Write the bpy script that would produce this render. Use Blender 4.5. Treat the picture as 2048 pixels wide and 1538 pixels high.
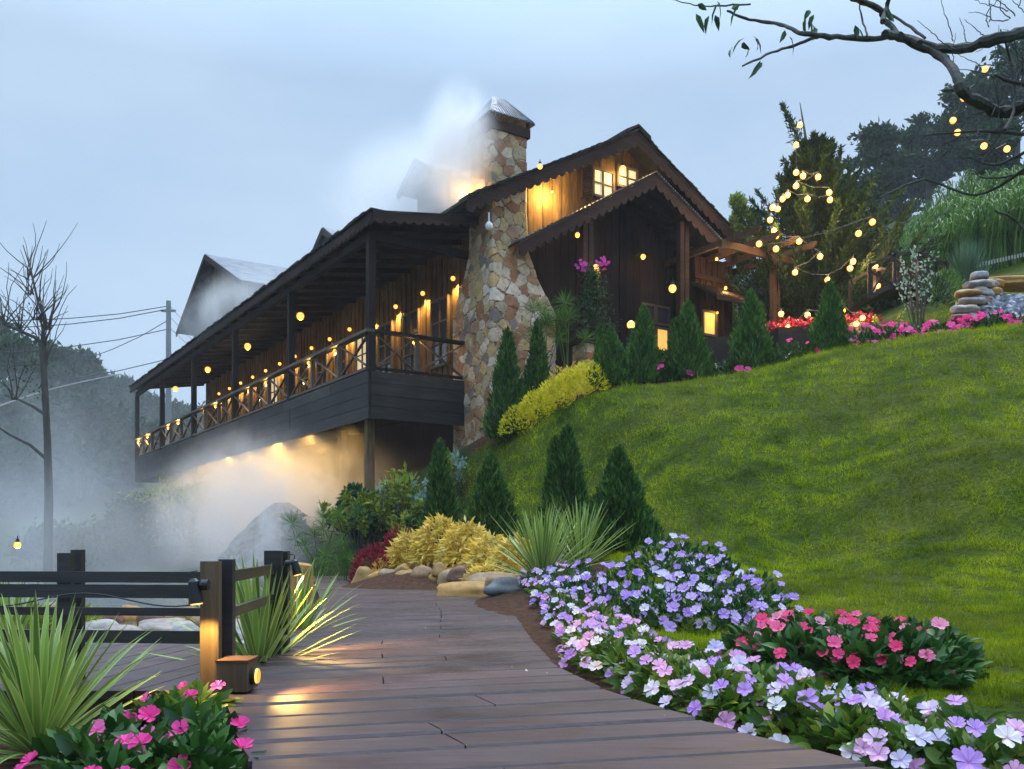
import bpy, math, random
import numpy as np
from mathutils import Vector, Matrix
R = math.radians
rng = np.random.default_rng(7); random.seed(7)
S = bpy.context.scene
for o in list(bpy.data.objects): bpy.data.objects.remove(o)
COL = S.collection
# ------------------------------------------------------------------ camera, sky, sun, exposure
EYE = 0.70; FPX = 1800.0; HOR = 1082.0
cd = bpy.data.cameras.new("camera"); cam = bpy.data.objects.new("camera", cd); COL.objects.link(cam)
cam.location = (0, 0, EYE); cam.rotation_euler = (R(90), 0, 0)
cd.sensor_width = 36; cd.lens = FPX/2048*36; cd.shift_y = (HOR-769)/2048; cd.clip_start = .05; cd.clip_end = 2000
S.camera = cam
S.view_settings.view_transform = 'Standard'; S.view_settings.look = 'None'
S.view_settings.exposure = 0.35; S.cycles.volume_bounces = 3; S.cycles.max_bounces = 8; S.view_settings.gamma = 1
W = bpy.data.worlds.new("World"); S.world = W; W.use_nodes = True
def world():
    nt = W.node_tree; n = nt.nodes; l = nt.links; n.clear()
    out = n.new('ShaderNodeOutputWorld'); bg = n.new('ShaderNodeBackground'); bg.inputs[1].default_value = 0.10
    sky = n.new('ShaderNodeTexSky'); sky.sky_type = 'NISHITA'; sky.sun_disc = False
    sky.sun_elevation = R(62); sky.sun_rotation = R(25); sky.altitude = 1400; sky.dust_density = 2.0
    tc = n.new('ShaderNodeTexCoord'); sep = n.new('ShaderNodeSeparateXYZ'); l.new(tc.outputs['Generated'], sep.inputs[0])
    mp = n.new('ShaderNodeMapping'); mp.inputs['Scale'].default_value = (1.0, 1.0, 2.6); l.new(tc.outputs['Generated'], mp.inputs[0])
    no = n.new('ShaderNodeTexNoise'); no.inputs['Scale'].default_value = 1.7; no.inputs['Detail'].default_value = 5; no.inputs['Roughness'].default_value = .5
    l.new(mp.outputs[0], no.inputs['Vector'])
    ra = n.new('ShaderNodeValToRGB'); ra.color_ramp.elements[0].position = .40; ra.color_ramp.elements[1].position = .62
    ra.color_ramp.elements[0].color = (3.45, 4.85, 6.7, 1); ra.color_ramp.elements[1].color = (4.35, 5.65, 7.2, 1)
    l.new(no.outputs[0], ra.inputs[0])
    # an overcast sky is brighter overhead than near the horizon
    mr = n.new('ShaderNodeMapRange'); mr.inputs['From Min'].default_value = .45; mr.inputs['From Max'].default_value = 1.0
    mr.inputs['To Min'].default_value = 1.0; mr.inputs['To Max'].default_value = 5.0; l.new(sep.outputs['Z'], mr.inputs['Value'])
    vm = n.new('ShaderNodeVectorMath'); vm.operation = 'SCALE'; l.new(ra.outputs[0], vm.inputs[0]); l.new(mr.outputs[0], vm.inputs['Scale'])
    mx = n.new('ShaderNodeMix'); mx.data_type = 'RGBA'; mx.inputs[0].default_value = .88
    l.new(sky.outputs[0], mx.inputs[6]); l.new(vm.outputs[0], mx.inputs[7])
    l.new(mx.outputs[2], bg.inputs[0]); l.new(bg.outputs[0], out.inputs[0])
world()
sd = bpy.data.lights.new("sun", 'SUN'); sd.energy = 1.4; sd.angle = R(28); sd.color = (1, .95, .88)
so = bpy.data.objects.new("sun", sd); COL.objects.link(so)
so.rotation_euler = (R(-28), 0, R(-25))
# ------------------------------------------------------------------ helpers
def PX(px, py, Y): return Vector(((px-1024)/FPX*Y, Y, EYE+(HOR-py)/FPX*Y))
def col(c): return (c[0], c[1], c[2], 1)
class MB:
    def __init__(s): s.v = []; s.f = []; s.n = 0
    def add(s, v, f):
        v = np.asarray(v, float).reshape(-1, 3); s.v.append(v)
        if isinstance(f, np.ndarray): s.f.append(f+s.n)
        else: s.f.extend([np.array([[i+s.n for i in q]]) for q in f])
        s.n += len(v); return s
    def box(s, x0, x1, y0, y1, z0, z1):
        return s.add([(x0,y0,z0),(x1,y0,z0),(x1,y1,z0),(x0,y1,z0),(x0,y0,z1),(x1,y0,z1),(x1,y1,z1),(x0,y1,z1)],
              np.array([[0,3,2,1],[4,5,6,7],[0,1,5,4],[1,2,6,5],[2,3,7,6],[3,0,4,7]]))
    def beam(s, p0, p1, w, h, up=(0,0,1)):
        p0 = Vector(p0); p1 = Vector(p1); d = (p1-p0).normalized(); up = Vector(up)
        sx = d.cross(up)
        if sx.length < 1e-4: sx = d.cross(Vector((0,1,0)))
        sx.normalize(); sz = sx.cross(d).normalized()
        v = []
        for p in (p0, p1):
            for a, b in ((-1,-1),(1,-1),(1,1),(-1,1)): v.append(p+sx*(a*w/2)+sz*(b*h/2))
        return s.add([tuple(q) for q in v], np.array([[0,1,2,3],[7,6,5,4],[0,4,5,1],[1,5,6,2],[2,6,7,3],[3,7,4,0]]))
    def tube(s, pts, rad, n=7, cap=True):
        pts = [Vector(p) for p in pts]; m = len(pts)
        if not hasattr(rad, '__len__'): rad = [rad]*m
        vs = []; ref = None
        for i, p in enumerate(pts):
            d = (pts[min(i+1,m-1)]-pts[max(i-1,0)])
            if d.length < 1e-7: d = Vector((0,0,1))
            d.normalize()
            if ref is None: ref = Vector((0,0,1)) if abs(d.z) < .9 else Vector((1,0,0))
            a = d.cross(ref).normalized(); b = a.cross(d).normalized(); ref = b
            for k in range(n):
                t = 2*math.pi*k/n; vs.append(tuple(p+(a*math.cos(t)+b*math.sin(t))*rad[i]))
        f = [[i*n+k, i*n+(k+1)%n, (i+1)*n+(k+1)%n, (i+1)*n+k] for i in range(m-1) for k in range(n)]
        s.add(vs, np.array(f))
        if cap:
            o = s.n-len(vs); s.f.append(np.array([[o+k for k in range(n)][::-1]])); s.f.append(np.array([[o+(m-1)*n+k for k in range(n)]]))
        return s
    def sphere(s, c, r, nu=12, nv=8, sz=1.0):
        v = [(c[0], c[1], c[2]-r*sz)]
        for j in range(1, nv):
            t = math.pi*j/nv-math.pi/2
            for k in range(nu):
                p = 2*math.pi*k/nu; v.append((c[0]+r*math.cos(t)*math.cos(p), c[1]+r*math.cos(t)*math.sin(p), c[2]+r*sz*math.sin(t)))
        v.append((c[0], c[1], c[2]+r*sz)); o = s.n
        f = [[1+(j*nu)+k, 1+j*nu+(k+1)%nu, 1+(j+1)*nu+(k+1)%nu, 1+(j+1)*nu+k] for j in range(nv-2) for k in range(nu)]
        s.add(v, np.array(f)); L = len(v)-1
        s.f.append(np.array([[o, o+1+(k+1)%nu, o+1+k] for k in range(nu)])); b = 1+(nv-2)*nu
        s.f.append(np.array([[o+L, o+b+k, o+b+(k+1)%nu] for k in range(nu)])); return s
    def prism(s, poly, axis, a, b):
        """poly = 2D points, extruded along axis from a to b. axis 'x': (y,z); 'y': (x,z); 'z': (x,y)"""
        def P(q, t): return {'x': (t, q[0], q[1]), 'y': (q[0], t, q[1]), 'z': (q[0], q[1], t)}[axis]
        n = len(poly); v = [P(q, a) for q in poly]+[P(q, b) for q in poly]
        return s.add(v, [list(range(n))[::-1], list(range(n, 2*n))]+[[i, (i+1)%n, n+(i+1)%n, n+i] for i in range(n)])
    def build(s, name, mat, parent=None, smooth=False, loc=None, rot=None):
        me = bpy.data.meshes.new(name); v = np.concatenate(s.v) if s.v else np.zeros((0,3))
        tot = np.concatenate([np.full(len(a), a.shape[1], np.int32) for a in s.f]); lp = np.concatenate([a.ravel() for a in s.f]).astype(np.int32)
        me.vertices.add(len(v)); me.vertices.foreach_set('co', v.astype(np.float32).ravel())
        me.loops.add(len(lp)); me.loops.foreach_set('vertex_index', lp)
        st = np.zeros(len(tot), np.int32); st[1:] = np.cumsum(tot)[:-1]
        me.polygons.add(len(tot)); me.polygons.foreach_set('loop_start', st); me.polygons.foreach_set('loop_total', tot)
        me.update(calc_edges=True); me.validate()
        me.polygons.foreach_set('use_smooth', np.full(len(me.polygons), bool(smooth)))
        me.materials.append(mat); o = bpy.data.objects.new(name, me); COL.objects.link(o)
        if parent: o.parent = parent
        if loc is not None: o.location = loc
        if rot is not None: o.rotation_euler = rot
        return o
def tag(o, label=None, cat=None, group=None, kind=None):
    if label: o['label'] = label
    if cat: o['category'] = cat
    if group: o['group'] = group
    if kind: o['kind'] = kind
    return o
def empty(name, loc, label, cat, group=None, rz=0):
    o = bpy.data.objects.new(name, None); COL.objects.link(o); o.location = loc; o.rotation_euler = (0,0,rz)
    o.empty_display_size = .1; return tag(o, label, cat, group)
def dup(root, loc, rz=None, label=None, group=None, scale=None):
    r = root.copy(); COL.objects.link(r); r.location = loc
    if rz is not None: r.rotation_euler = (0,0,rz)
    if label: r['label'] = label
    if group: r['group'] = group
    if scale is not None: r.scale = (scale,)*3 if not hasattr(scale, '__len__') else scale
    for ch in list(root.children):
        c = ch.copy(); COL.objects.link(c); c.parent = r
        for g in ch.children:
            d = g.copy(); COL.objects.link(d); d.parent = c
    return r
def light(name, loc, energy, parent=None, radius=.05, color=(1,.60,.17), spot=None, rot=None, blend=.6):
    ld = bpy.data.lights.new(name, 'SPOT' if spot else 'POINT'); ld.energy = energy; ld.color = color; ld.shadow_soft_size = radius
    if spot: ld.spot_size = R(spot); ld.spot_blend = blend
    o = bpy.data.objects.new(name, ld); COL.objects.link(o); o.location = loc
    if rot: o.rotation_euler = rot
    if parent: o.parent = parent
    return o
# ------------------------------------------------------------------ materials
class NT:
    def __init__(s, name, rough=.7, spec=.3):
        s.m = bpy.data.materials.new(name); s.m.use_nodes = True; s.t = s.m.node_tree; s.n = s.t.nodes; s.l = s.t.links
        s.b = s.n['Principled BSDF']; s.b.inputs['Roughness'].default_value = rough; s.b.inputs['Specular IOR Level'].default_value = spec
        s.o = s.n['Material Output']
    def N(s, t, **k):
        x = s.n.new(t)
        for a, b in k.items():
            if a in x.inputs: x.inputs[a].default_value = b
            else: setattr(x, a, b)
        return x
    def L(s, a, b): s.l.new(a, b); return s
    def coord(s, kind='Object', scale=(1,1,1), rot=(0,0,0)):
        tc = s.N('ShaderNodeTexCoord'); mp = s.N('ShaderNodeMapping'); mp.inputs['Scale'].default_value = scale; mp.inputs['Rotation'].default_value = rot
        s.L(tc.outputs[kind], mp.inputs[0]); return mp.outputs[0]
    def noise(s, vec, scale, detail=4, rough=.55, dist=0):
        x = s.N('ShaderNodeTexNoise'); x.inputs['Scale'].default_value = scale; x.inputs['Detail'].default_value = detail
        x.inputs['Roughness'].default_value = rough; x.inputs['Distortion'].default_value = dist
        if vec is not None: s.L(vec, x.inputs['Vector'])
        return x.outputs[0]
    def ramp(s, fac, stops, interp='LINEAR'):
        x = s.N('ShaderNodeValToRGB'); e = x.color_ramp.elements; x.color_ramp.interpolation = interp
        while len(e) < len(stops): e.new(.5)
        for i, (p, c) in enumerate(stops): e[i].position = p; e[i].color = col(c) if hasattr(c, '__len__') else (c,c,c,1)
        s.L(fac, x.inputs[0]); return x.outputs[0]
    def mix(s, fac, a, b, bt='MIX'):
        x = s.N('ShaderNodeMix'); x.data_type = 'RGBA'; x.blend_type = bt
        for sock, val in ((0, fac), (6, a), (7, b)):
            if hasattr(val, 'node'): s.L(val, x.inputs[sock])
            else: x.inputs[sock].default_value = val if not hasattr(val, '__len__') else col(val)
        return x.outputs[2]
    def math(s, op, a, b=0.0):
        x = s.N('ShaderNodeMath'); x.operation = op
        for i, val in ((0, a), (1, b)):
            if hasattr(val, 'node'): s.L(val, x.inputs[i])
            else: x.inputs[i].default_value = val
        return x.outputs[0]
    def bump(s, h, strength=.4, dist=.02):
        x = s.N('ShaderNodeBump'); x.inputs['Strength'].default_value = strength; x.inputs['Distance'].default_value = dist
        s.L(h, x.inputs['Height']); s.L(x.outputs[0], s.b.inputs['Normal'])
    def base(s, c):
        if hasattr(c, 'node'): s.L(c, s.b.inputs['Base Color'])
        else: s.b.inputs['Base Color'].default_value = col(c)
        return s
def wood(name, c1, c2, axis='z', rough=.6, scale=1.0, spec=.3, island=True):
    t = NT(name, rough, spec); sc = {'x': (.6,9,9), 'y': (9,.6,9), 'z': (9,9,.6)}[axis]
    v = t.coord('Object', tuple(a*scale for a in sc))
    n1 = t.noise(v, 2.2, 6, .65, .6); n2 = t.noise(t.coord('Object'), 1.1, 3)
    c = t.mix(t.ramp(n1, [(.3, 0), (.7, 1)]), c1, c2)
    c = t.mix(t.ramp(n2, [(.35, .0), (.7, .55)]), c, tuple(a*.45 for a in c1))
    if island:
        g = t.N('ShaderNodeNewGeometry'); c = t.mix(1.0, c, t.ramp(g.outputs['Random Per Island'], [(0, .6), (1, 1.35)]), 'MULTIPLY')
    t.base(c); t.bump(n1, .35, .01); return t.m
def leaf(name, c1, c2, c3=None, rough=.55, trans=.25, spec=.3):
    t = NT(name, rough, spec); g = t.N('ShaderNodeNewGeometry')
    st = [(0, c1), (.6, c2), (1, c3 or c2)]; c = t.ramp(g.outputs['Random Per Island'], st)
    n = t.noise(t.coord('Object'), 2.3, 2); c = t.mix(1.0, c, t.ramp(n, [(.3, .7), (.7, 1.25)]), 'MULTIPLY')
    t.base(c); tr = t.N('ShaderNodeBsdfTranslucent'); t.L(c, tr.inputs[0]); mx = t.N('ShaderNodeMixShader'); mx.inputs[0].default_value = trans
    t.L(t.b.outputs[0], mx.inputs[1]); t.L(tr.outputs[0], mx.inputs[2]); t.L(mx.outputs[0], t.o.inputs[0]); return t.m
def plain(name, c, rough=.5, metal=0, spec=.4):
    t = NT(name, rough, spec); t.b.inputs['Metallic'].default_value = metal
    n = t.noise(t.coord('Object'), 14, 4); t.base(t.mix(t.ramp(n, [(.35, 0), (.7, 1)]), c, tuple(a*.72 for a in c))); return t.m
def emit(name, c, s):
    t = NT(name); t.b.inputs['Emission Color'].default_value = col(c); t.b.inputs['Emission Strength'].default_value = s; t.base(c); return t.m
M = {}
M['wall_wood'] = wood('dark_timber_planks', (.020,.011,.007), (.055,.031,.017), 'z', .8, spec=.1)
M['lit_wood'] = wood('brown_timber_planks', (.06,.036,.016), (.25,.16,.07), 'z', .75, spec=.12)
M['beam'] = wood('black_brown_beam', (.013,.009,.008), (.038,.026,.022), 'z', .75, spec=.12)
M['fascia_y'] = wood('weathered_fascia_y', (.022,.017,.015), (.068,.055,.050), 'y', .6, spec=.25)
M['fascia_x'] = wood('weathered_fascia_x', (.018,.014,.012), (.052,.043,.039), 'x', .6, spec=.2)
M['trim'] = wood('brown_trim', (.024,.014,.011), (.06,.036,.027), 'x', .7, spec=.12)
M['rail'] = wood('rail_wood', (.06,.045,.035), (.15,.11,.08), 'y', .6)
M['fence'] = wood('black_stained_fence', (.012,.012,.013), (.03,.028,.028), 'x', .42, spec=.5)
M['post'] = wood('rough_post', (.05,.036,.024), (.15,.10,.05), 'z', .6)
M['pergola'] = wood('pergola_wood', (.05,.026,.015), (.13,.068,.038), 'x', .7, spec=.15)
def roofmat():
    t = NT('dark_roof_sheet', .8, .15); v = t.coord('Object'); n = t.noise(v, 3, 5); n2 = t.noise(v, 18, 3)
    t.base(t.mix(t.ramp(n, [(.35, 0), (.65, 1)]), (.012,.013,.014), (.04,.037,.034))); t.bump(n2, .5, .02); return t.m
M['roof'] = roofmat()
def tinmat():
    t = NT('grey_corrugated_tin', .42, .5); v = t.coord('Object', (1,1,1)); n = t.noise(v, 2.5, 5)
    w = t.N('ShaderNodeTexWave'); w.wave_type = 'BANDS'; w.bands_direction = 'X'; w.inputs['Scale'].default_value = 5; t.L(v, w.inputs[0])
    t.base(t.mix(t.ramp(n, [(.35, 0), (.65, 1)]), (.07,.08,.10), (.20,.22,.26))); t.bump(w.outputs[0], .6, .03); t.b.inputs['Metallic'].default_value = .3; return t.m
M['tin'] = tinmat()
def stonewall(name, sc=3.2):
    t = NT(name, .7, .35); v = t.coord('Object', (1,1,.8)); nz = t.N('ShaderNodeTexNoise'); nz.inputs['Scale'].default_value = 2.5; t.L(v, nz.inputs['Vector'])
    vv = t.N('ShaderNodeVectorMath', operation='MULTIPLY_ADD'); t.L(nz.outputs[1], vv.inputs[0]); vv.inputs[1].default_value = (.35,.35,.35); t.L(v, vv.inputs[2])
    def vor(feat):
        x = t.N('ShaderNodeTexVoronoi'); x.feature = feat; x.inputs['Scale'].default_value = sc; x.inputs['Randomness'].default_value = 1; t.L(vv.outputs[0], x.inputs['Vector']); return x
    e = vor('DISTANCE_TO_EDGE').outputs['Distance']; c = vor('F1').outputs['Color']
    sp = t.N('ShaderNodeSeparateColor'); t.L(c, sp.inputs[0])
    cc = t.ramp(sp.outputs[0], [(0, (.50,.42,.29)), (.2, (.66,.60,.50)), (.38, (.40,.22,.12)), (.50, (.56,.50,.40)), (.70, (.30,.27,.25)), (.80, (.62,.47,.27)), (.93,(.42,.26,.17))], 'CONSTANT')
    n = t.noise(v, 11, 6, .7); cc = t.mix(1, cc, t.ramp(n, [(.3, .62), (.7, 1.15)]), 'MULTIPLY')
    m = t.ramp(e, [(.018, 0), (.055, 1)]); cc = t.mix(m, (.035,.03,.027), cc); t.base(cc)
    h = t.math('ADD', t.ramp(e, [(0, 0), (.14, 1)]), t.math('MULTIPLY', n, .35)); t.bump(h, .9, .06); return t.m
M['stone'] = stonewall('irregular_flagstone', 4.6)
def rockmat(name, cols, sc=3):
    t = NT(name, .6, .4); v = t.coord('Object'); n = t.noise(v, sc, 6, .65); oi = t.N('ShaderNodeObjectInfo')
    k = len(cols); c = t.ramp(oi.outputs['Random'], [(i/k, cc) for i, cc in enumerate(cols)], 'CONSTANT')
    t.base(t.mix(1, c, t.ramp(n, [(.3, .55), (.7, 1.25)]), 'MULTIPLY')); t.bump(n, .6, .04); return t.m
M['rock_warm'] = rockmat('ochre_boulder', [(.40,.21,.045), (.28,.16,.07), (.36,.20,.055), (.19,.085,.05), (.32,.21,.11)], 5)
M['rock_grey'] = rockmat('grey_river_stone', [(.23,.22,.22), (.33,.27,.23), (.16,.17,.18), (.38,.34,.30)], 6)
def bulbmat(name, rim, core, s0, s1):
    t = NT(name, .3, .3); lw = t.N('ShaderNodeLayerWeight'); lw.inputs['Blend'].default_value = .42
    t.base(rim); t.L(t.mix(t.ramp(lw.outputs['Facing'], [(.15, 0), (.75, 1)]), core, rim), t.b.inputs['Emission Color'])
    mr = t.N('ShaderNodeMapRange'); t.L(lw.outputs['Facing'], mr.inputs['Value']); mr.inputs['From Min'].default_value = .15; mr.inputs['From Max'].default_value = .8; mr.inputs['To Min'].default_value = s0; mr.inputs['To Max'].default_value = s1
    t.L(mr.outputs[0], t.b.inputs['Emission Strength']); return t.m
M['bulb'] = bulbmat('warm_bulb', (1,.36,.04), (1,.56,.12), 2.6, .7); M['bulb_soft'] = bulbmat('soft_warm_bulb', (1,.33,.03), (1,.50,.08), 2.2, .6)
M['glass'] = None
def glassmat():
    t = NT('window_glass', .08, .8); t.base((.05,.055,.06)); t.b.inputs['Metallic'].default_value = .0; return t.m
M['glass'] = glassmat()
M['lit_glass'] = emit('lit_window_glass', (1,.52,.12), .75)
M['curtain'] = emit('lit_curtain_glass', (.95,.78,.5), .42)
M['bulb0'] = emit('warm_bulb', (1,.56,.14), 2.3)
M['bulb_soft0'] = emit('soft_warm_bulb', (1,.50,.09), 1.7)
M['black_metal'] = plain('black_lamp_metal', (.02,.022,.026), .35, .4, .5)
M['white_plastic'] = plain('white_plastic', (.75,.76,.78), .4)
M['wire'] = plain('dark_cable', (.02,.02,.022), .5)
M['bark'] = wood('grey_bark', (.04,.036,.032), (.12,.11,.09), 'z', .85, island=False)
M['bark_pale'] = wood('lichen_bark', (.018,.019,.018), (.085,.088,.07), 'x', .85, island=False)
M['soil'] = plain('soil', (.12,.045,.022), .9)
M['concrete'] = plain('concrete_pole', (.28,.29,.30), .8)
# foliage
M['cone'] = leaf('conifer_needles', (.012,.042,.008), (.035,.11,.014), (.12,.24,.035), .6, .15)
M['cone2'] = leaf('cypress_sprays', (.025,.07,.012), (.06,.15,.02), (.13,.26,.04), .6, .2)
M['dark_leaf'] = leaf('dark_shrub_leaf', (.012,.04,.012), (.03,.08,.02), (.05,.12,.03), .5, .2)
M['imp_leaf'] = leaf('bright_bedding_leaf', (.03,.09,.010), (.08,.17,.018), (.24,.30,.035), .42, .3)
M['imp_dark'] = leaf('dark_bedding_leaf', (.014,.05,.010), (.035,.11,.018), (.07,.17,.03), .38, .2)
M['yellow'] = leaf('yellow_hedge_leaf', (.62,.55,.01), (.88,.78,.02), (.95,.88,.08), .5, .35)
M['croton'] = leaf('cream_yellow_leaf', (.62,.40,.06), (.92,.70,.11), (.96,.82,.28), .45, .3)
M['red'] = leaf('crimson_leaf', (.16,.006,.02), (.30,.01,.035), (.36,.03,.05), .5, .3)
M['silver'] = leaf('silver_green_leaf', (.20,.32,.26), (.34,.47,.38), (.45,.58,.48), .6, .3)
M['lime'] = leaf('lime_leaf', (.10,.14,.012), (.25,.32,.03), (.42,.46,.05), .5, .35)
M['grassy'] = leaf('tall_grass_blade', (.03,.09,.012), (.08,.20,.025), (.17,.30,.05), .5, .35)
M['far_tree'] = leaf('far_tree_leaf', (.012,.035,.014), (.028,.065,.022), (.05,.10,.035), .7, .2)
M['big_con'] = leaf('juniper_sprays', (.010,.032,.006), (.028,.070,.012), (.075,.12,.018), .6, .2)
M['broom'] = leaf('blue_green_blade', (.04,.10,.06), (.08,.17,.10), (.12,.22,.13), .6, .2)
def yuccamat(name, a, b):
    t = NT(name, .38, .45); g = t.N('ShaderNodeNewGeometry'); c = t.ramp(g.outputs['Random Per Island'], [(0, a), (.5, b), (1, tuple(min(1, q*1.5) for q in b))])
    at = t.N('ShaderNodeAttribute'); at.attribute_name = 'edge'; c = t.mix(t.ramp(at.outputs['Fac'], [(.55, 0), (.9, .75)]), c, (.55,.58,.16)); t.base(c)
    tr = t.N('ShaderNodeBsdfTranslucent'); t.L(c, tr.inputs[0]); mx = t.N('ShaderNodeMixShader'); mx.inputs[0].default_value = .2
    t.L(t.b.outputs[0], mx.inputs[1]); t.L(tr.outputs[0], mx.inputs[2]); t.L(mx.outputs[0], t.o.inputs[0]); return t.m
M['yucca'] = yuccamat('yucca_blade', (.06,.14,.03), (.19,.29,.06))
def petalmat(name, stops):
    t = NT(name, .6, .2); oi = t.N('ShaderNodeObjectInfo'); c = t.ramp(oi.outputs['Random'], stops)
    at = t.N('ShaderNodeAttribute'); at.attribute_name = 'edge'; c = t.mix(t.ramp(at.outputs['Fac'], [(0, .65), (.28, 0)]), c, (.45,.03,.22)); t.base(c)
    tr = t.N('ShaderNodeBsdfTranslucent'); t.L(c, tr.inputs[0]); mx = t.N('ShaderNodeMixShader'); mx.inputs[0].default_value = .3
    t.L(t.b.outputs[0], mx.inputs[1]); t.L(tr.outputs[0], mx.inputs[2]); t.L(mx.outputs[0], t.o.inputs[0]); return t.m
M['p_mixed'] = petalmat('lilac_pink_white_petal', [(0,(.52,.28,.80)),(.25,(.66,.40,.86)),(.40,(.90,.44,.74)),(.64,(.9,.60,.84)),(.80,(.80,.74,.95)),(.92,(.95,.86,.82)),(1,(.55,.48,.9))])
M['p_lilac'] = petalmat('lilac_petal', [(0,(.50,.30,.80)),(.5,(.64,.44,.88)),(.8,(.76,.64,.93)),(1,(.88,.84,.95))])
M['p_pink'] = petalmat('coral_pink_petal', [(0,(.85,.06,.18)),(.5,(.92,.10,.28)),(.85,(.95,.22,.42)),(1,(.95,.45,.6))])
M['p_hot'] = petalmat('hot_pink_petal', [(0,(.90,.05,.28)),(.6,(.95,.08,.38)),(1,(.95,.25,.55))])
M['p_mag'] = petalmat('magenta_petal', [(0,(.62,.04,.42)),(1,(.78,.15,.60))])
# ------------------------------------------------------------------ house frame
HA = math.atan(1184/FPX); HX0, HY0 = -286/FPX*20, 20.0
def H(u, v, z=0):
    return Vector((HX0-math.sin(HA)*u+math.cos(HA)*v, HY0+math.cos(HA)*u+math.sin(HA)*v, z))
def u_at(px, v):   # distance along the verandah of an upright plane x=v seen at column px
    k = (px-1024)/FPX; A = HX0+math.cos(HA)*v; B = HY0+math.sin(HA)*v
    return (A-k*B)/(k*math.cos(HA)+math.sin(HA))
# ------------------------------------------------------------------ terrain
ctrl = []
def cp(px, py, Y): p = PX(px, py, Y); ctrl.append((p.x, p.y, p.z))
def cw(x, y, z): ctrl.append((x, y, z))
def chh(u, v, z): p = H(u, v); ctrl.append((p.x, p.y, z))
CREST = [(960,885,19.6),(1060,840,18.9),(1130,805,18.2),(1200,782,17.6),(1300,770,17.3),(1400,757,17.3),(1500,742,17.3),(1640,706,17.0),(1800,681,16.0),(1950,663,15.2),(2060,656,14.8),(2300,650,14.0)]
for c in CREST: cp(*c)
for c in CREST:
    p = PX(*c); k = (p.y+1.6)/p.y; cw(p.x*k, p.y+1.6, p.z+.12)
for a in [(1300,1100,11),(1500,1152,9.6),(1750,1192,8.3),(2060,1228,7.2),(2350,1240,7),
          (1300,960,13.9),(1500,960,12.7),(1500,766,15.8),(1300,806,16.1),(1400,785,15.9),(1650,732,15.3),(1900,702,13.9),(2060,698,13.2),(2250,694,12.6),(1500,1105,11.1),(1800,1120,9.6),(1650,900,12.9),(1900,860,11.5),(2060,900,10.2),(1100,960,16.2),(1010,1000,16.9),(1150,1085,14.4),(2300,850,11)]: cp(*a)
for a in [(775,1150,14.6),(900,1160,13.5),(1000,1186,11.4),(850,1122,16),(980,1122,14.3),(900,1085,17.2),(1120,1150,12.2)]: cp(*a)
for a in [(-1,-3,-.14),(3,-3,-.1),(1,1,-.14),(-.5,4,-.14),(-1,8,-.14),(-1.5,12,-.14),(-2,15.5,-.2),(2,3,-.06),(4,3,0),(2.4,5,-.02),(4.4,6,.04),(1.5,8,.03),(3,8,.08),(6,4,.06),
          (-2,3,-.16),(-4,3,-.18),(-3,6,-.4),(-6,6,-.4),(-3,10,-.5),(-8,10,-.5),(-5,16,-.6),(-12,16,-.6),(-5,20,-.5),(-9,24,-.5),(-14,24,-.3),(-20,12,0),(-16,34,.6),(-8,3,-.2),(-3,16.5,-.5)]: cw(*a)
for a in [(26,3,1.6),(26,-3,.3),(12,4,2.6),(12,0,.1),(5,2.6,2.4),(4,0,1.0),(0,0,1.35),(0,5,4.1),(0,10,4.3),(15,8,4.2),(26,10,4.3),(-2,1.5,2.2),(18,2,1.3)]: chh(*a)
for a in [(1950,565,24),(1870,615,20),(2060,525,27),(1750,640,21),(2060,648,17),(2350,600,18),(1800,440,45),(2060,380,50),(1550,560,50),(1200,800,60),(900,900,80),(2500,300,60),
          (0,930,80),(200,975,60),(0,1050,40),(250,850,140),(0,800,150),(-400,800,150),(500,860,160),(-400,1000,60)]: cp(*a)
for a in [(-160,225,22),(0,225,22),(160,225,60),(160,60,20),(160,-6,4),(-160,-6,0),(-160,80,6),(-60,20,0),(40,0,2)]: cw(*a)
C = np.array(ctrl)
def _k(r2): return np.sqrt(r2+1.2)
_A = _k(((C[:, None, :2]-C[None, :, :2])**2).sum(-1)); _n = len(C)
_A = _A+np.eye(_n)*0.02*-1
_B = np.zeros((_n+1, _n+1)); _B[:_n, :_n] = _A; _B[:_n, _n] = 1; _B[_n, :_n] = 1
_w = np.linalg.solve(_B, np.append(C[:, 2], 0))
def gza(x, y):
    x = np.asarray(x, float); y = np.asarray(y, float); sh = x.shape; x = x.ravel(); y = y.ravel(); out = np.empty(len(x))
    for i in range(0, len(x), 20000):
        out[i:i+20000] = _k((x[i:i+20000, None]-C[:, 0])**2+(y[i:i+20000, None]-C[:, 1])**2)@_w[:-1]+_w[-1]
    return out.reshape(sh)
def gz(x, y): return float(gza(np.array([x]), np.array([y]))[0])
_ys = np.concatenate([np.linspace(2, 40, 500), np.linspace(40.5, 200, 300)])
def G(px, py, off=0):
    """point on the terrain under a viewing ray"""
    z = EYE+(HOR-py)/FPX*_ys; g = gza((px-1024)/FPX*_ys, _ys); i = np.where(g >= z-off)[0]
    Y = _ys[i[0]] if len(i) else 100.0; x = (px-1024)/FPX*Y; return Vector((x, Y, gz(x, Y)))
def GY(px, Y): x = (px-1024)/FPX*Y; return Vector((x, Y, gz(x, Y)))
_cx = np.array([PX(*c).x for c in CREST]); _cy = np.array([PX(*c).y for c in CREST])
def cresty(x): return np.interp(x, _cx, _cy)
_ly = np.array([0, 3, 4.5, 6, 8, 9.5, 11, 12.5, 14, 16, 18, 19.4]); _lx = np.array([1.9, 1.7, 1.35, 1.0, .95, 1.0, 1.2, .8, -.1, -.85, -1.05, -1.3])
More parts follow.
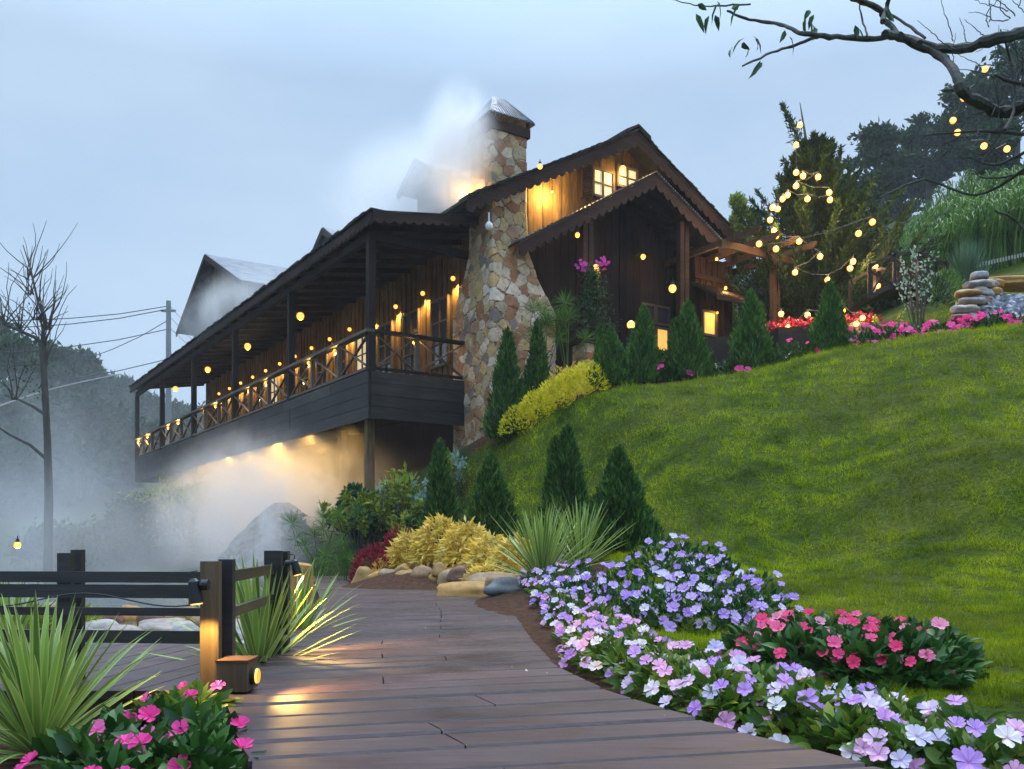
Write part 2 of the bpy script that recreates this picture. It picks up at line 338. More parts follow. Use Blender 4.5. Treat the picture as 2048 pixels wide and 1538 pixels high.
def lawnmask(x, y):
    m = ((y < cresty(x)-.05) & (x > np.interp(y, _ly, _lx))).astype(float)
    m2 = (x > 8.5) & (y > cresty(x)+2.2) & (y < 32)
    return np.maximum(m, m2.astype(float))
def vnoise(x, y, s, seed=0):
    r = np.random.default_rng(seed); a = r.uniform(0, 6.28, 10); f = r.uniform(.6, 1.7, 10)*s; p = r.uniform(0, 6.28, 10)
    return sum(np.sin(x*f[i]*math.cos(a[i])+y*f[i]*math.sin(a[i])+p[i]) for i in range(10))/10
def groundmat():
    t = NT('lawn_and_soil', .9, .1); v = t.coord('Object'); n = t.noise(v, 1.3, 5, .6); n2 = t.noise(v, 16, 5, .7); n3 = t.noise(v, .45, 3)
    g = t.ramp(n, [(.3, (.018,.038,.002)), (.5, (.055,.09,.003)), (.7, (.11,.135,.006))])
    g = t.mix(t.ramp(n3, [(.42, 0), (.68, .6)]), g, (.10,.115,.022)); g = t.mix(1, g, t.ramp(n2, [(.3, .5), (.7, 1.4)]), 'MULTIPLY')
    s = t.ramp(n2, [(.35, (.05,.028,.018)), (.65, (.13,.06,.035))])
    far = t.ramp(n, [(.3, (.02,.042,.010)), (.7, (.05,.075,.02))])
    at = t.N('ShaderNodeAttribute'); at.attribute_name = 'lawn'; at2 = t.N('ShaderNodeAttribute'); at2.attribute_name = 'wild'
    c = t.mix(at.outputs['Fac'], s, g); c = t.mix(at2.outputs['Fac'], c, far); t.base(c); t.bump(t.math('ADD', n2, t.math('MULTIPLY', t.noise(v, 6, 4, .7), 1.6)), 1.0, .07); return t.m
M['ground'] = groundmat()
def build_ground():
    a = np.linspace(-3.7, 3.7, 350); b = np.linspace(-1.45, 4.0, 270); X = 2+8*np.sinh(a); Y = 10+8*np.sinh(b)
    XX, YY = np.meshgrid(X, Y); Z = gza(XX, YY)
    lm = lawnmask(XX, YY); Z = Z+lm*(.060*vnoise(XX, YY, 3.2, 1)+.11*vnoise(XX, YY, 1.1, 2)+.040*vnoise(XX, YY, 7, 3))
    mb = MB(); nx, ny = len(X), len(Y); idx = np.arange(nx*ny).reshape(ny, nx)
    f = np.stack([idx[:-1, :-1], idx[:-1, 1:], idx[1:, 1:], idx[1:, :-1]], -1).reshape(-1, 4)
    mb.add(np.stack([XX, YY, Z], -1).reshape(-1, 3), f); o = mb.build('ground', M['ground'], smooth=True); tag(o, kind='structure')
    at = o.data.attributes.new('lawn', 'FLOAT', 'POINT'); at.data.foreach_set('value', lm.ravel().astype(np.float32))
    wl = ((YY > 34) | (XX < -9) | ((XX < -1.0) & (YY > 15.8)) | ((XX < -3.4) & (YY > 7))).astype(np.float32); at = o.data.attributes.new('wild', 'FLOAT', 'POINT'); at.data.foreach_set('value', wl.ravel())
build_ground()
def watermat():
    t = NT('pond_water', .12, .6); v = t.coord('Object', (1, 2.5, 1)); n = t.noise(v, 2.5, 4); t.base((.05,.075,.075)); t.bump(n, .25, .03); return t.m
M['water'] = watermat()
mb = MB(); mb.add([(-22,7,-.26),(-2.2,7,-.26),(-2.2,28,-.26),(-22,28,-.26)], np.array([[0,1,2,3]])); tag(mb.build('pond_water', M['water']), kind='structure')
# ------------------------------------------------------------------ foliage builders
def leaves_mb(mb, P, D, L, Wd, fold=.25):
    """P base points, D unit directions, L lengths, Wd widths: folded diamond leaves"""
    n = len(P); rnd = rng.normal(size=(n, 3)); A = np.cross(D, rnd); A /= np.linalg.norm(A, axis=1, keepdims=True)+1e-9; B = np.cross(D, A)
    L = np.broadcast_to(np.asarray(L, float), (n,))[:, None]; Wd = np.broadcast_to(np.asarray(Wd, float), (n,))[:, None]
    mid = P+D*L*.45+B*Wd*fold; v = np.stack([P, mid+A*Wd*.5, P+D*L, mid-A*Wd*.5], 1).reshape(-1, 3)
    i = np.arange(n)[:, None]*4; f = np.concatenate([i+np.array([[0, 1, 2]]), i+np.array([[0, 2, 3]])], 0); mb.add(v, f)
def leaves8(mb, P, D, L, Wd, bend=.25):
    n = len(P); rnd = rng.normal(size=(n, 3)); A = np.cross(D, rnd); A /= np.linalg.norm(A, axis=1, keepdims=True)+1e-9; B = np.cross(A, D); B *= np.sign(B[:, 2:3]+1e-6)
    L = np.broadcast_to(np.asarray(L, float), (n,))[:, None]; Wd = np.broadcast_to(np.asarray(Wd, float), (n,))[:, None]
    def at(t): return P+D*L*t-B*L*bend*t*t
    m1 = at(.3); m2 = at(.65); tip = at(1.0); up = B*Wd*.16
    v = np.stack([P, m1+A*Wd*.47+up, m2+A*Wd*.40+up, tip, m2-A*Wd*.40+up, m1-A*Wd*.47+up, m1, m2], 1).reshape(-1, 3); i = np.arange(n)[:, None]*8
    mb.f.append(np.concatenate([i+np.array([[0,6,1]]), i+np.array([[7,3,2]]), i+np.array([[0,5,6]]), i+np.array([[7,4,3]])])+mb.n); mb.f.append(np.concatenate([i+np.array([[1,6,7,2]]), i+np.array([[6,5,4,7]])])+mb.n); mb.v.append(v); mb.n += len(v)
def unit(v): return v/(np.linalg.norm(v, axis=1, keepdims=True)+1e-9)
def cone_foliage(h, r, n, seed=1, ll=.085, lw=.03, spread=.35, bulge=.6, lobes=0):
    mb = MB(); t = rng.random(n)**1.25; prof = r*((1-t)**.85)*(1-.25*np.exp(-t*12)); th = rng.uniform(0, 6.283, n)
    lump = 1+.17*np.sin(th*3+t*11+seed)+.13*np.sin(th*7-t*19+seed*2)+.08*np.sin(th*13+t*37+seed); k = 1.06-.36*rng.random(n)**1.6
    rr = prof*lump*k; P = np.stack([rr*np.cos(th), rr*np.sin(th), t*h+rng.normal(size=n)*.01*h], 1)
    D = unit(np.stack([np.cos(th)*spread, np.sin(th)*spread, np.ones(n)*.9], 1)+rng.normal(size=(n, 3))*.22)
    s = rng.uniform(.7, 1.35, n); leaves_mb(mb, P, D, ll*s, lw*s)
    core = [(0, 0, .02*h), (0, 0, .3*h), (0, 0, .6*h), (0, 0, .93*h)]; mb.tube(core, [r*.62, r*.56, r*.3, .01], 9); return mb
def mound_mb(rx, ry, h, n, ll, lw, up=.4, inner=.55, droop=0.0, fine=False):
    mb = MB(); d = unit(rng.normal(size=(n, 3))); d[:, 2] = np.abs(d[:, 2]); k = inner+(1-inner)*rng.random(n)**.5
    P = d*k[:, None]*np.array([rx, ry, h]); D = unit(d*np.array([1, 1, .6])+np.array([0, 0, up-droop])+rng.normal(size=(n, 3))*.4)
    s = rng.uniform(.55, 1.2, n); (leaves8 if fine else leaves_mb)(mb, P, D, ll*s, lw*s); return mb
def flower_mesh(name, mat, r=.05, double=False):
    v = [(0,0,.0)]; e = [0.0]; f = []; cup = random.uniform(-.12,.45); squash = random.uniform(.72,1.0)
    for k in range(5):
        a0 = 2*math.pi*k/5; n0 = len(v)
        for da, rr, z in ((-.58,.42,.05),(-.62,.70,.14),(-.50,.90,.16),(-.30,1.0,.12),(-.10,1.03,.08),(.0,.97,.05),(.10,1.03,.08),(.30,1.0,.12),(.50,.90,.17),(.62,.70,.15),(.58,.42,.05)):
            q = rr*r*random.uniform(.92,1.06); v.append((math.cos(a0+da)*q, math.sin(a0+da)*q*squash, z*r*1.6+cup*rr*rr*r+random.uniform(0,.16)*r+.10*r*math.sin(k*2.4))); e.append(rr)
        for j in range(10): f.append([0, n0+j, n0+j+1])
    mb = MB(); mb.add(v, np.array(f)); o = mb.build(name, mat, smooth=False)
    at = o.data.attributes.new('edge', 'FLOAT', 'POINT'); at.data.foreach_set('value', e)
    me = o.data; bpy.data.objects.remove(o); return me
FM = {k: [flower_mesh('flower', M[k], 1.0) for _ in range(7)] for k in ('p_mixed','p_lilac','p_pink','p_hot','p_mag')}
def add_flower(parent, key, loc, r, nrm=None):
    o = bpy.data.objects.new('flower', random.choice(FM[key])); COL.objects.link(o); o.parent = parent; o.location = loc; o.scale = (r,r,r)
    n = Vector(nrm or (0,0,1)).normalized(); q = n.to_track_quat('Z', 'Y'); q = q @ Matrix.Rotation(random.uniform(0,6.28), 3, 'Z').to_quaternion()
    o.rotation_mode = 'QUATERNION'; o.rotation_quaternion = q; return o
def bedding_plant(loc, r, h, nleaf, key, nfl, fr, label, group, lm='imp_leaf', ll=.085, lw=.04, toward=(-.25,-.8,.75)):
    t = empty('impatiens_plant', loc, label, 'flowering plant', group)
    fo = mound_mb(r, r, h, nleaf, ll, lw, fine=loc[1] < 7).build('foliage', M[lm], t, smooth=loc[1] < 7)
    placed = []
    for _ in range(nfl*14):
        if len(placed) >= nfl: break
        d = Vector((random.gauss(0,1), random.gauss(-.5,1), abs(random.gauss(0,1))+.15)).normalized()
        p = Vector((d.x*r, d.y*r, d.z*h))*1.08+d*.035
        if all((p-q).length > fr*1.5 for q in placed):
            placed.append(p); add_flower(t, key, p, fr*random.uniform(.8,1.15), d+Vector(toward)*1.4+Vector((random.gauss(0,.3),random.gauss(0,.3),random.gauss(0,.2))))
    return t
def blade_set(n, L, Wd, elev0=8, elev1=88, droop=.25, seg=6, jitter=.15, base_r=.03, stiff=1.0):
    mb = MB(); edges = []
    for i in range(n):
        k = (i+.5)/n; az = i*2.39996+random.uniform(-.2,.2); el = R(elev0+(elev1-elev0)*k**.8)+random.uniform(-.08,.08)
        l = L*random.uniform(.78,1.08)*(1-.18*abs(k-.45)); w = Wd*random.uniform(.8,1.15)
        p = Vector((math.cos(az)*base_r, math.sin(az)*base_r, k*base_r*3)); side = Vector((-math.sin(az), math.cos(az), 0)); vs = []; dr = droop*random.uniform(.3,1.6)
        for j in range(seg+1):
            t = j/seg; e = el-dr*t*t*stiff; d = Vector((math.cos(az)*math.cos(e), math.sin(az)*math.cos(e), math.sin(e)))
            nn = side.cross(d).normalized(); ww = w*(.55+1.2*t)*(1-t)**.75 if t > 0 else w*.55
            if j == seg: ww = .001
            vs += [p-side*ww/2+nn*ww*.18, p, p+side*ww/2+nn*ww*.18]; edges += [1, 0, 1]; p = p+d*(l/seg)
        f = []
        for j in range(seg):
            a = j*3; f += [[a, a+1, a+4, a+3], [a+1, a+2, a+5, a+4]]
        mb.add([tuple(q) for q in vs], np.array(f))
    return mb, edges
def yucca(loc, n, L, Wd, label, group=None, e0=8, e1=88, droop=.25, mat='yucca'):
    t = empty('yucca_plant', loc, label, 'plant', group); mb, e = blade_set(n, L, Wd, e0, e1, droop)
    o = mb.build('leaves', M[mat], t, smooth=True); at = o.data.attributes.new('edge', 'FLOAT', 'POINT'); at.data.foreach_set('value', np.array(e, np.float32))
    MB().tube([(0,0,-.05),(0,0,.06)], [.05,.035], 8).build('stem', M['bark'], t); return t
def rock(name, loc, s, mat, label, cat='boulder', group=None, rz=0):
    import bmesh
    bm = bmesh.new(); bmesh.ops.create_icosphere(bm, subdivisions=3, radius=1); sd = random.uniform(0, 100)
    for v in bm.verts:
        c = v.co; k = 1+.20*math.sin(c.x*2.1+sd)*math.cos(c.y*2.7+sd*1.3)+.10*math.sin(c.z*4.3+sd*2)+.05*math.sin(c.x*7+c.y*6+sd)
        q = c*k; q.z = max(q.z, -.55); q.x = max(-.93, min(.93, q.x)); v.co = Vector((q.x*s[0], q.y*s[1], (q.z+.55)*s[2]/1.5))
    me = bpy.data.meshes.new(name); bm.to_mesh(me); bm.free()
    for p in me.polygons: p.use_smooth = True
    me.materials.append(mat); o = bpy.data.objects.new(name, me); COL.objects.link(o); o.location = loc; o.rotation_euler = (0,0,rz); return tag(o, label, cat, group)
#==BOARDWALK==
def edge_x(tab, Y): return np.interp(Y, [t[0] for t in tab], [t[1] for t in tab])
def gp(px, py, z=0): Y = (EYE-z)*FPX/(py-HOR); return (Y, (px-1024)/FPX*Y)
LE = sorted([gp(525,1538),gp(490,1500),gp(459,1440),gp(456,1385),gp(508,1352),gp(520,1316),gp(540,1290),gp(582,1262),gp(622,1228),gp(640,1195),gp(630,1165)]+[(2.0,-.72),(1.0,-.6),(-1,-.5),(20,-4.7),(24,-6.5)])
RE = sorted([gp(1760,1538),gp(1660,1507),gp(1480,1462),gp(1300,1408),gp(1200,1375),gp(1110,1330),gp(1060,1275),gp(1020,1215),gp(960,1180),gp(905,1160)]+[(2.0,1.6),(1.0,2.0),(-1,2.4),(20,-3.0),(24,-5.0)])
def boardmat():
    t = NT('wet_boardwalk_planks', .4, .5); g = t.N('ShaderNodeNewGeometry'); v = t.coord('Object', (1.1,9,9), (0,0,R(-18)))
    n1 = t.noise(v, 2.0, 7, .7, .5); n2 = t.noise(t.coord('Object'), 1.6, 4); n3 = t.noise(t.coord('Object'), 30, 2)
    c = t.mix(t.ramp(n1, [(.32, 0), (.7, 1)]), (.020,.010,.012), (.060,.030,.034)); c = t.mix(1, c, t.ramp(g.outputs['Random Per Island'], [(0, .6), (1, 1.35)]), 'MULTIPLY')
    c = t.mix(t.ramp(n2, [(.4, 0), (.75, .45)]), c, (.065,.040,.045)); c = t.mix(1, c, t.ramp(t.noise(t.coord('Object', (1.6,26,26), (0,0,R(-18))), 2.4, 5, .7, .3), [(.32, .55), (.62, 1.2)]), 'MULTIPLY'); c = t.mix(t.ramp(n3, [(.70, 0), (.78, .5)]), c, (.02,.013,.012)); t.base(c)
    t.L(t.ramp(n2, [(.3, .34), (.7, .62)]), t.b.inputs['Roughness']); t.bump(n1, .35, .006); return t.m
M['boards'] = boardmat()
def boardwalk():
    mb = MB(); Yc = -.4; i = 0; lines = []
    while Yc < 19:
        ang = R(np.interp(Yc, [0, 3, 5, 9, 14, 19], [9, 14, 18, 24, 22, 14])); lines.append((Yc, math.tan(ang))); Yc += .255+.05*math.sin(i*1.7); i += 1
    def isect(tab, line, lo, hi):
        Y = line[0]
        for _ in range(30): x = edge_x(tab, Y); Y = .6*Y+.4*(line[0]+line[1]*(x+.6))
        return (float(edge_x(tab, Y)), float(Y))
    for a, b in zip(lines[:-1], lines[1:]):
        g = .030; a2 = (a[0]+g/2, a[1]); b2 = (b[0]-g/2, b[1]); q = [isect(LE, a2, 0, 0), isect(RE, a2, 0, 0), isect(RE, b2, 0, 0), isect(LE, b2, 0, 0)]
        q[0] = (q[0][0]+random.uniform(-.012,.012), q[0][1]); zz = random.uniform(-.004,.004); n = 8
        parts = [(0, 1)] if random.random() < .55 else ([(0, .63), (.634, 1)] if random.random() < .5 else [(0, .41), (.414, 1)])
        for t0, t1 in parts:
            def lp(A, B, t): return (A[0]+(B[0]-A[0])*t, A[1]+(B[1]-A[1])*t)
            c = [lp(q[0], q[1], t0), lp(q[0], q[1], t1), lp(q[3], q[2], t1), lp(q[3], q[2], t0)]; b_ = .011
            cx = sum(k[0] for k in c)/4; cy = sum(k[1] for k in c)/4
            inn = []
            for k in c: dy = -b_ if k[1] > cy+(k[0]-cx)*a[1] else b_; inn.append((k[0], k[1]+dy))
            v = [(k[0], k[1], -.045) for k in c]+[(k[0], k[1], zz-.012) for k in c]+[(k[0], k[1], zz) for k in inn]
            mb.add(v, np.array([[0,3,2,1],[8,9,10,11],[4,5,9,8],[5,6,10,9],[6,7,11,10],[7,4,8,11],[0,1,5,4],[1,2,6,5],[2,3,7,6],[3,0,4,7]]))
    tag(mb.build('boardwalk', M['boards']), kind='structure')
    mb = MB()
    for tab, sgn in ((LE, 1), (RE, -1)):
        pts = [(edge_x(tab, Y)+sgn*.06, Y, -.115) for Y in np.linspace(-.3, 18.5, 60)]
        for p, q in zip(pts[:-1], pts[1:]): mb.beam(p, q, .05, .13)
    for Y in np.arange(-.3, 18.4, .3): a = [(edge_x(LE,Y)+.08,Y),(edge_x(RE,Y)-.08,Y),(edge_x(RE,Y+.3)-.08,Y+.3),(edge_x(LE,Y+.3)+.08,Y+.3)]; mb.add([(x,y,-.062) for x,y in a], np.array([[0,1,2,3]]))  # added black sheet stands in for shade in the board gaps
    tag(mb.build('boardwalk_frame_shade_sheet', plain('dark_frame_gap_shade', (.012,.01,.01), .9)), kind='structure')
    mb = MB()   # second deck branching off to the left, planks running away from the viewer
    xs = -9.0; k = 0
    while xs < -1.35:
        w = .20+.03*math.sin(k*2.1); k += 1; dx = .32; x1 = min(xs+w-.008, -1.33); y1 = 6.3
        mb.add([(xs,4.30,-.055),(x1,4.30,-.055),(x1+dx,y1,-.055),(xs+dx,y1,-.055),(xs,4.30,-.016),(x1,4.30,-.016),(x1+dx,y1,-.016),(xs+dx,y1,-.016)],
               np.array([[0,3,2,1],[4,5,6,7],[0,1,5,4],[1,2,6,5],[2,3,7,6],[3,0,4,7]])); xs += w
    mb.box(-9,-1.35,4.33,4.38,-.16,-.058); tag(mb.build('side_deck', M['boards']), kind='structure')
boardwalk()
#==FENCE==
def pt(px, Y, z): return Vector(((px-1024)/FPX*Y, Y, z))
def fence():
    f = empty('rail_fence', pt(435,4.34,0), 'low black slatted post and rail fence beside the side deck, left of the boardwalk', 'fence'); o0 = f.location
    def rel(v): return Vector(v)-o0
    def plank(px, Y, w, d, z0, z1, nm='post', mt='fence'):
        x = (px-1024)/FPX*Y-o0.x; y = Y-o0.y; MB().box(x-w/2, x+w/2, y-d/2, y+d/2, z0, z1).build(nm, M[mt], f)
    for px in (-160, 132): plank(px, 4.50, .068, .045, -.15, .64); plank(px+24, 4.66, .055, .045, -.15, .655)
    plank(422, 4.22, .086, .05, -.13, .605, 'post', 'post'); plank(454, 4.34, .068, .05, -.13, .612)
    plank(547, 5.62, .105, .05, -.13, .64); plank(570, 5.74, .05, .07, -.13, .635)
    for z, h in ((.522,.054),(.452,.066),(.352,.040),(.228,.062)):
        b = MB(); b.beam(rel(pt(-400,4.60,z)), rel(pt(446,4.40,z)), .024, h); b.build('rail', M['fence'], f)
    for z, h in ((.525,.058),(.345,.05)):
        b = MB(); b.beam(rel(pt(458,4.44,z)), rel(pt(552,5.70,z)), .024, h); b.build('rail', M['fence'], f)
    mb = MB(); pts = []
    for i in range(24): t = i/23; pts.append(rel(pt(-100+520*t, 4.36, .415-.02*math.sin(t*9)-.012*math.sin(t*math.pi*3))))
    mb.tube(pts, .004, 5); tag(mb.build('cable', M['wire'], f))
fence()
def spot_lamp(loc, rz, tilt, label, energy, s=1.0, aim=None):
    t = empty('spot_lamp', loc, label, 'lamp', 'black spot lamps on the fence posts', rz)
    a = tilt; d = Vector((math.sin(a), 0, -math.cos(a))); c = Vector((-.035, 0, 0))*s
    b = MB(); b.tube([c-d*.03*s, c-d*.015*s, c+d*.075*s, c+d*.085*s], [.012*s, .026*s, .034*s, .036*s], 18); b.build('lamp_head', M['black_metal'], t, smooth=False)
    l = MB(); l.tube([c+d*.0851*s, c+d*.09*s], [.029*s, .027*s], 18); l.build('lens', M['bulb'], t)
    m = MB(); m.tube([(0.03*s,0,.0),(.0,0,.0)], [.025*s,.025*s], 14); m.tube([(.0,0,0), tuple(c+Vector((.01,0,0))*s)], [.010*s,.010*s], 8)
    m.tube([c-d*.02*s, c-d*.05*s+Vector((-.01,0,.01)), c-d*.045*s+Vector((.02,0,.02))], .003, 5); m.build('bracket', M['black_metal'], t)
    q = (Vector((math.sin(aim),0,-math.cos(aim))) if aim else d).to_track_quat('-Z', 'Y').to_euler(); light('lamp_light', tuple(c+d*.10*s), energy, t, .02, (1,.60,.16), 110, q)
    return t
spot_lamp(pt(404,4.10,.50), 0, .12, 'black spot lamp lighting the front face of the nearest fence post', 26)
spot_lamp(pt(580,5.62,.56), R(180), -.25, 'black spot lamp on the right side of the tallest fence post beside the boardwalk', 210, .85, -.8)
def box_lamp():
    p = pt(478, 4.18, 0); t = empty('block_lamp', p, 'wooden block lamp on the boardwalk edge with round glowing lens on its right side', 'lamp')
    MB().box(-.078,.062,-.08,.09,.012,.142).build('wood_block', M['post'], t); MB().box(-.082,.066,-.084,.094,.142,.156).build('top_board', M['pergola'], t)
    MB().tube([(.062,-.01,.075),(.085,-.01,.075)], [.040,.040], 18).build('lamp_ring', M['black_metal'], t)
    MB().tube([(.085,-.01,.075),(.094,-.01,.075)], [.036,.033], 18).build('lens', M['bulb_soft'], t)
    light('lamp_light', (.20,-.01,.14), 30, t, .06, (1,.58,.14), 150, Vector((1,-.05,-.25)).to_track_quat('-Z','Y').to_euler())
box_lamp()
#==HOUSE==
def stone_mat():
    t = NT('laid_fieldstone', .7, .3); a = t.N('ShaderNodeAttribute'); a.attribute_name = 'cell'; j = t.N('ShaderNodeAttribute'); j.attribute_name = 'joint'
    c = t.ramp(a.outputs['Fac'], [(0, (.42,.31,.17)), (.16, (.52,.43,.30)), (.32, (.30,.145,.07)), (.44, (.38,.30,.20)), (.56, (.21,.17,.14)), (.66, (.48,.33,.15)), (.80, (.33,.19,.10)), (.94, (.60,.52,.41))], 'CONSTANT')
    v = t.coord('Object'); n = t.noise(v, 7, 6, .7); n2 = t.noise(v, 30, 3); c = t.mix(1, c, t.ramp(n, [(.3, .55), (.7, 1.2)]), 'MULTIPLY')
    c = t.mix(t.ramp(j.outputs['Fac'], [(.15, 0), (.5, 1)]), (.030,.025,.021), c); t.base(c); t.bump(t.math('ADD', n, t.math('MULTIPLY', n2, .4)), .5, .03); return t.m
M['fieldstone'] = stone_mat()
def lay_stones(m, P, Nn, spacing, seed=3):
    """push the points of a finely divided wall out into separate proud stones; returns cell and joint values per point"""
    r = np.random.default_rng(seed); n = int(len(P)*(.034*.034)/(spacing**2))*3+40; cand = P[r.permutation(len(P))]; keep = []
    for q in cand[:n*6]:
        if not keep or np.min(((np.array(keep)-q)**2).sum(1)) > (spacing*r.uniform(.5,1.15))**2: keep.append(q)
        if len(keep) > 1500: break
    K = np.array(keep); w = r.uniform(-.035,.035,len(K)); Q = P+.022*np.stack([np.sin(P[:,2]*9+P[:,0]*5), np.sin(P[:,0]*8+P[:,2]*6), np.sin(P[:,1]*8+P[:,0]*9+P[:,2]*3)],1); Q = Q*np.array([1,1,1.1]); K2 = K*np.array([1,1,1.1])
    cell = np.zeros(len(P)); jt = np.zeros(len(P)); rv = r.random(len(K)); hv = r.uniform(-.012,.022,len(K))
    tx = r.normal(size=(len(K),3))*.05
    for i in range(0, len(P), 4000):
        d = np.sqrt(((Q[i:i+4000,None]-K2)**2).sum(-1))+w; o = np.argpartition(d, 1, axis=1)[:, :2]; a = np.take_along_axis(d, o, 1); sw = a[:,0] > a[:,1]; f1 = np.where(sw, o[:,1], o[:,0]); g = np.abs(a[:,0]-a[:,1]); jt[i:i+4000] = np.clip(g/.026, 0, 1); cell[i:i+4000] = rv[f1]
        off = hv[f1]+((Q[i:i+4000]-K2[f1])*tx[f1]).sum(1); jj = np.clip(g/.024, 0, 1); P[i:i+4000] += Nn[i:i+4000]*(jj*(.020+off*.8))[:,None]
    return cell, jt
def stone_block(secs, name, parent, nd=46, dz=.032, spacing=.31, seed=3):
    vs = []; ns = []; zs = []
    for a, b in zip(secs[:-1], secs[1:]):
        n = max(1, int((b[0]-a[0])/dz))
        for i in range(n): t = i/n; zs.append(tuple(a[k]+(b[k]-a[k])*t for k in range(5)))
    zs.append(secs[-1]); nr = 4*nd
    for (z,x0,x1,y0,y1) in zs:
        for k, (a, b, nn) in enumerate((((x0,y0),(x1,y0),(0,-1)),((x1,y0),(x1,y1),(1,0)),((x1,y1),(x0,y1),(0,1)),((x0,y1),(x0,y0),(-1,0)))):
            for i in range(nd): t = i/nd; vs.append((a[0]+(b[0]-a[0])*t, a[1]+(b[1]-a[1])*t, z)); ns.append((nn[0],nn[1],0))
    P = np.array(vs); cell, jt = lay_stones(None, P, np.array(ns, float), spacing, seed); m = MB()
    f = np.array([[i*nr+k, i*nr+(k+1)%nr, (i+1)*nr+(k+1)%nr, (i+1)*nr+k] for i in range(len(zs)-1) for k in range(nr)]); m.add(P, f); m.f.append(np.array([[(len(zs)-1)*nr+k for k in range(nr)]]))
    c = m.build(name, M['fieldstone'], parent)
    for nm, val in (('cell', cell), ('joint', jt)): at = c.data.attributes.new(nm, 'FLOAT', 'POINT'); at.data.foreach_set('value', val.astype(np.float32))
    return c
hr = empty('timber_lodge', H(0,0,0), 'dark timber lodge with stone chimney, long verandah on stilts and gabled porch', 'house', None, HA)
def sub(mb, n, m, p=None, smooth=False): return mb.build(n, M[m], p or hr, smooth)
FL = 4.5; VL = 26.0; BAY = 5.2
def scallop(mb, p0, p1, drop, per, thick, top=.06, nrm=None):
    """a board with a scalloped lower edge hanging from the line p0-p1"""
    p0 = Vector(p0); p1 = Vector(p1); L = (p1-p0).length; d = (p1-p0)/L; n = max(1, round(L/per)); seg = 8; nrm = Vector(nrm or (0,0,0)); up = []; dn = []
    for i in range(n):
        for j in range(seg+(1 if i == n-1 else 0)):
            s = (i+j/seg)/n*L; q = p0+d*s; up.append(q+Vector((0,0,0))); dn.append(q-Vector((0,0,top+drop*math.sin(math.pi*j/seg)**.7)))
    m = len(up); vs = [tuple(a) for a in up]+[tuple(a) for a in dn]+[tuple(a+nrm*thick) for a in up]+[tuple(a+nrm*thick) for a in dn]
    f = []
    for i in range(m-1): f += [[i, m+i, m+i+1, i+1], [2*m+i, 2*m+i+1, 3*m+i+1, 3*m+i], [m+i, 3*m+i, 3*m+i+1, m+i+1], [i, i+1, 2*m+i+1, 2*m+i]]
    mb.add(vs, np.array(f))
# floor, joists, fascia
mb = MB(); mb.box(.05, 4.2, .05, VL-.05, FL-.13, FL); sub(mb, 'verandah_floor', 'beam')
mb = MB()
for k in range(27): mb.box(.06, 3.0, .5+k*.95, .58+k*.95, FL-.42, FL-.132)
for x in (.5, 2.2): mb.box(x, x+.12, .1, VL-.1, FL-.7, FL-.422)
sub(mb, 'joists', 'beam')
mb = MB(); z = 3.43; k = 0
for hgt in (.27,.26,.28,.255):
    y = 0.0; first = True
    while y < VL:
        L = 3.4+1.2*math.sin(k*2.3+y); y1 = min(VL, y+L); mb.box(-.02+.004*math.sin(k*3.), .03, y, y1-.012, z, z+hgt-.010); y = y1; k += 1
    z += hgt
mb.box(.0, .028, 0.01, VL-.01, 3.45, 4.49); sub(mb, 'side_fascia', 'fascia_y')
mb = MB(); z = 3.43
for i, hgt in enumerate((.27,.26,.28,.255)): mb.box(.035, 2.43, -.035+.004*i, .01, z, z+hgt-.010); z += hgt
mb.box(.035, 2.43, -.012, .008, 3.45, 4.49); sub(mb, 'front_fascia', 'fascia_x')
mb = MB(); mb.box(.03, 3.0, VL-.05, VL, 3.43, 4.5); sub(mb, 'end_fascia', 'fascia_x')
mb = MB(); mb.box(.031, 3.0, 19.5, VL-.06, 3.46, 3.50); sub(mb, 'soffit', 'fascia_y')
# posts
for k in range(6):
    y = .09+k*BAY*.997; mb = MB(); mb.box(.0, .17, y-.085, y+.085, FL+.002, 7.42); sub(mb, 'post', 'beam')
mb = MB(); mb.box(.01, .16, 0, VL, 7.422, 7.60); mb.box(.17, 2.6, 0.01, .15, 7.43, 7.60); sub(mb, 'eave_beam', 'beam')
# railing
def railing():
    r = MB(); r.box(-.06,.14,0,VL,FL+.86,FL+.93); top = sub(r, 'railing', 'rail')
    r = MB(); r.box(0,.08,.18,VL,FL+.04,FL+.10); sub(r, 'bottom_rail', 'rail', top)
    r = MB(); r.box(.141,2.44,-.04,.12,FL+.86,FL+.93); sub(r, 'front_top_rail', 'beam', top)
    r = MB(); r.box(.18,2.44,.02,.09,FL+.04,FL+.10); sub(r, 'front_bottom_rail', 'beam', top)
    for k in range(15):
        a = .09+k*BAY*.997/3; b = a+BAY*.997/3
        if k % 3: MB_ = MB(); MB_.box(.0,.10,a-.05,a+.05,FL+.101,FL+.859); sub(MB_, 'baluster', 'rail', top)
        a += .08; b -= .08; z0 = FL+.12; z1 = FL+.84
        m_ = MB(); m_.beam((.03,a,z0),(.03,b,z1),.03,.06,(1,0,0)); m_.beam((.065,a,z1),(.065,b,z0),.03,.06,(1,0,0)); sub(m_, 'cross_brace', 'rail', top)
    for a, b in ((.2,1.16),(1.27,2.4)):
        m_ = MB(); m_.beam((a,.04,FL+.12),(b,.04,FL+.84),.03,.06,(0,1,0)); m_.beam((a,.075,FL+.84),(b,.075,FL+.12),.03,.06,(0,1,0)); sub(m_, 'cross_brace', 'rail', top)
    m_ = MB(); m_.box(1.165,1.265,.01,.10,FL+.101,FL+.859); sub(m_, 'baluster', 'rail', top)
railing()
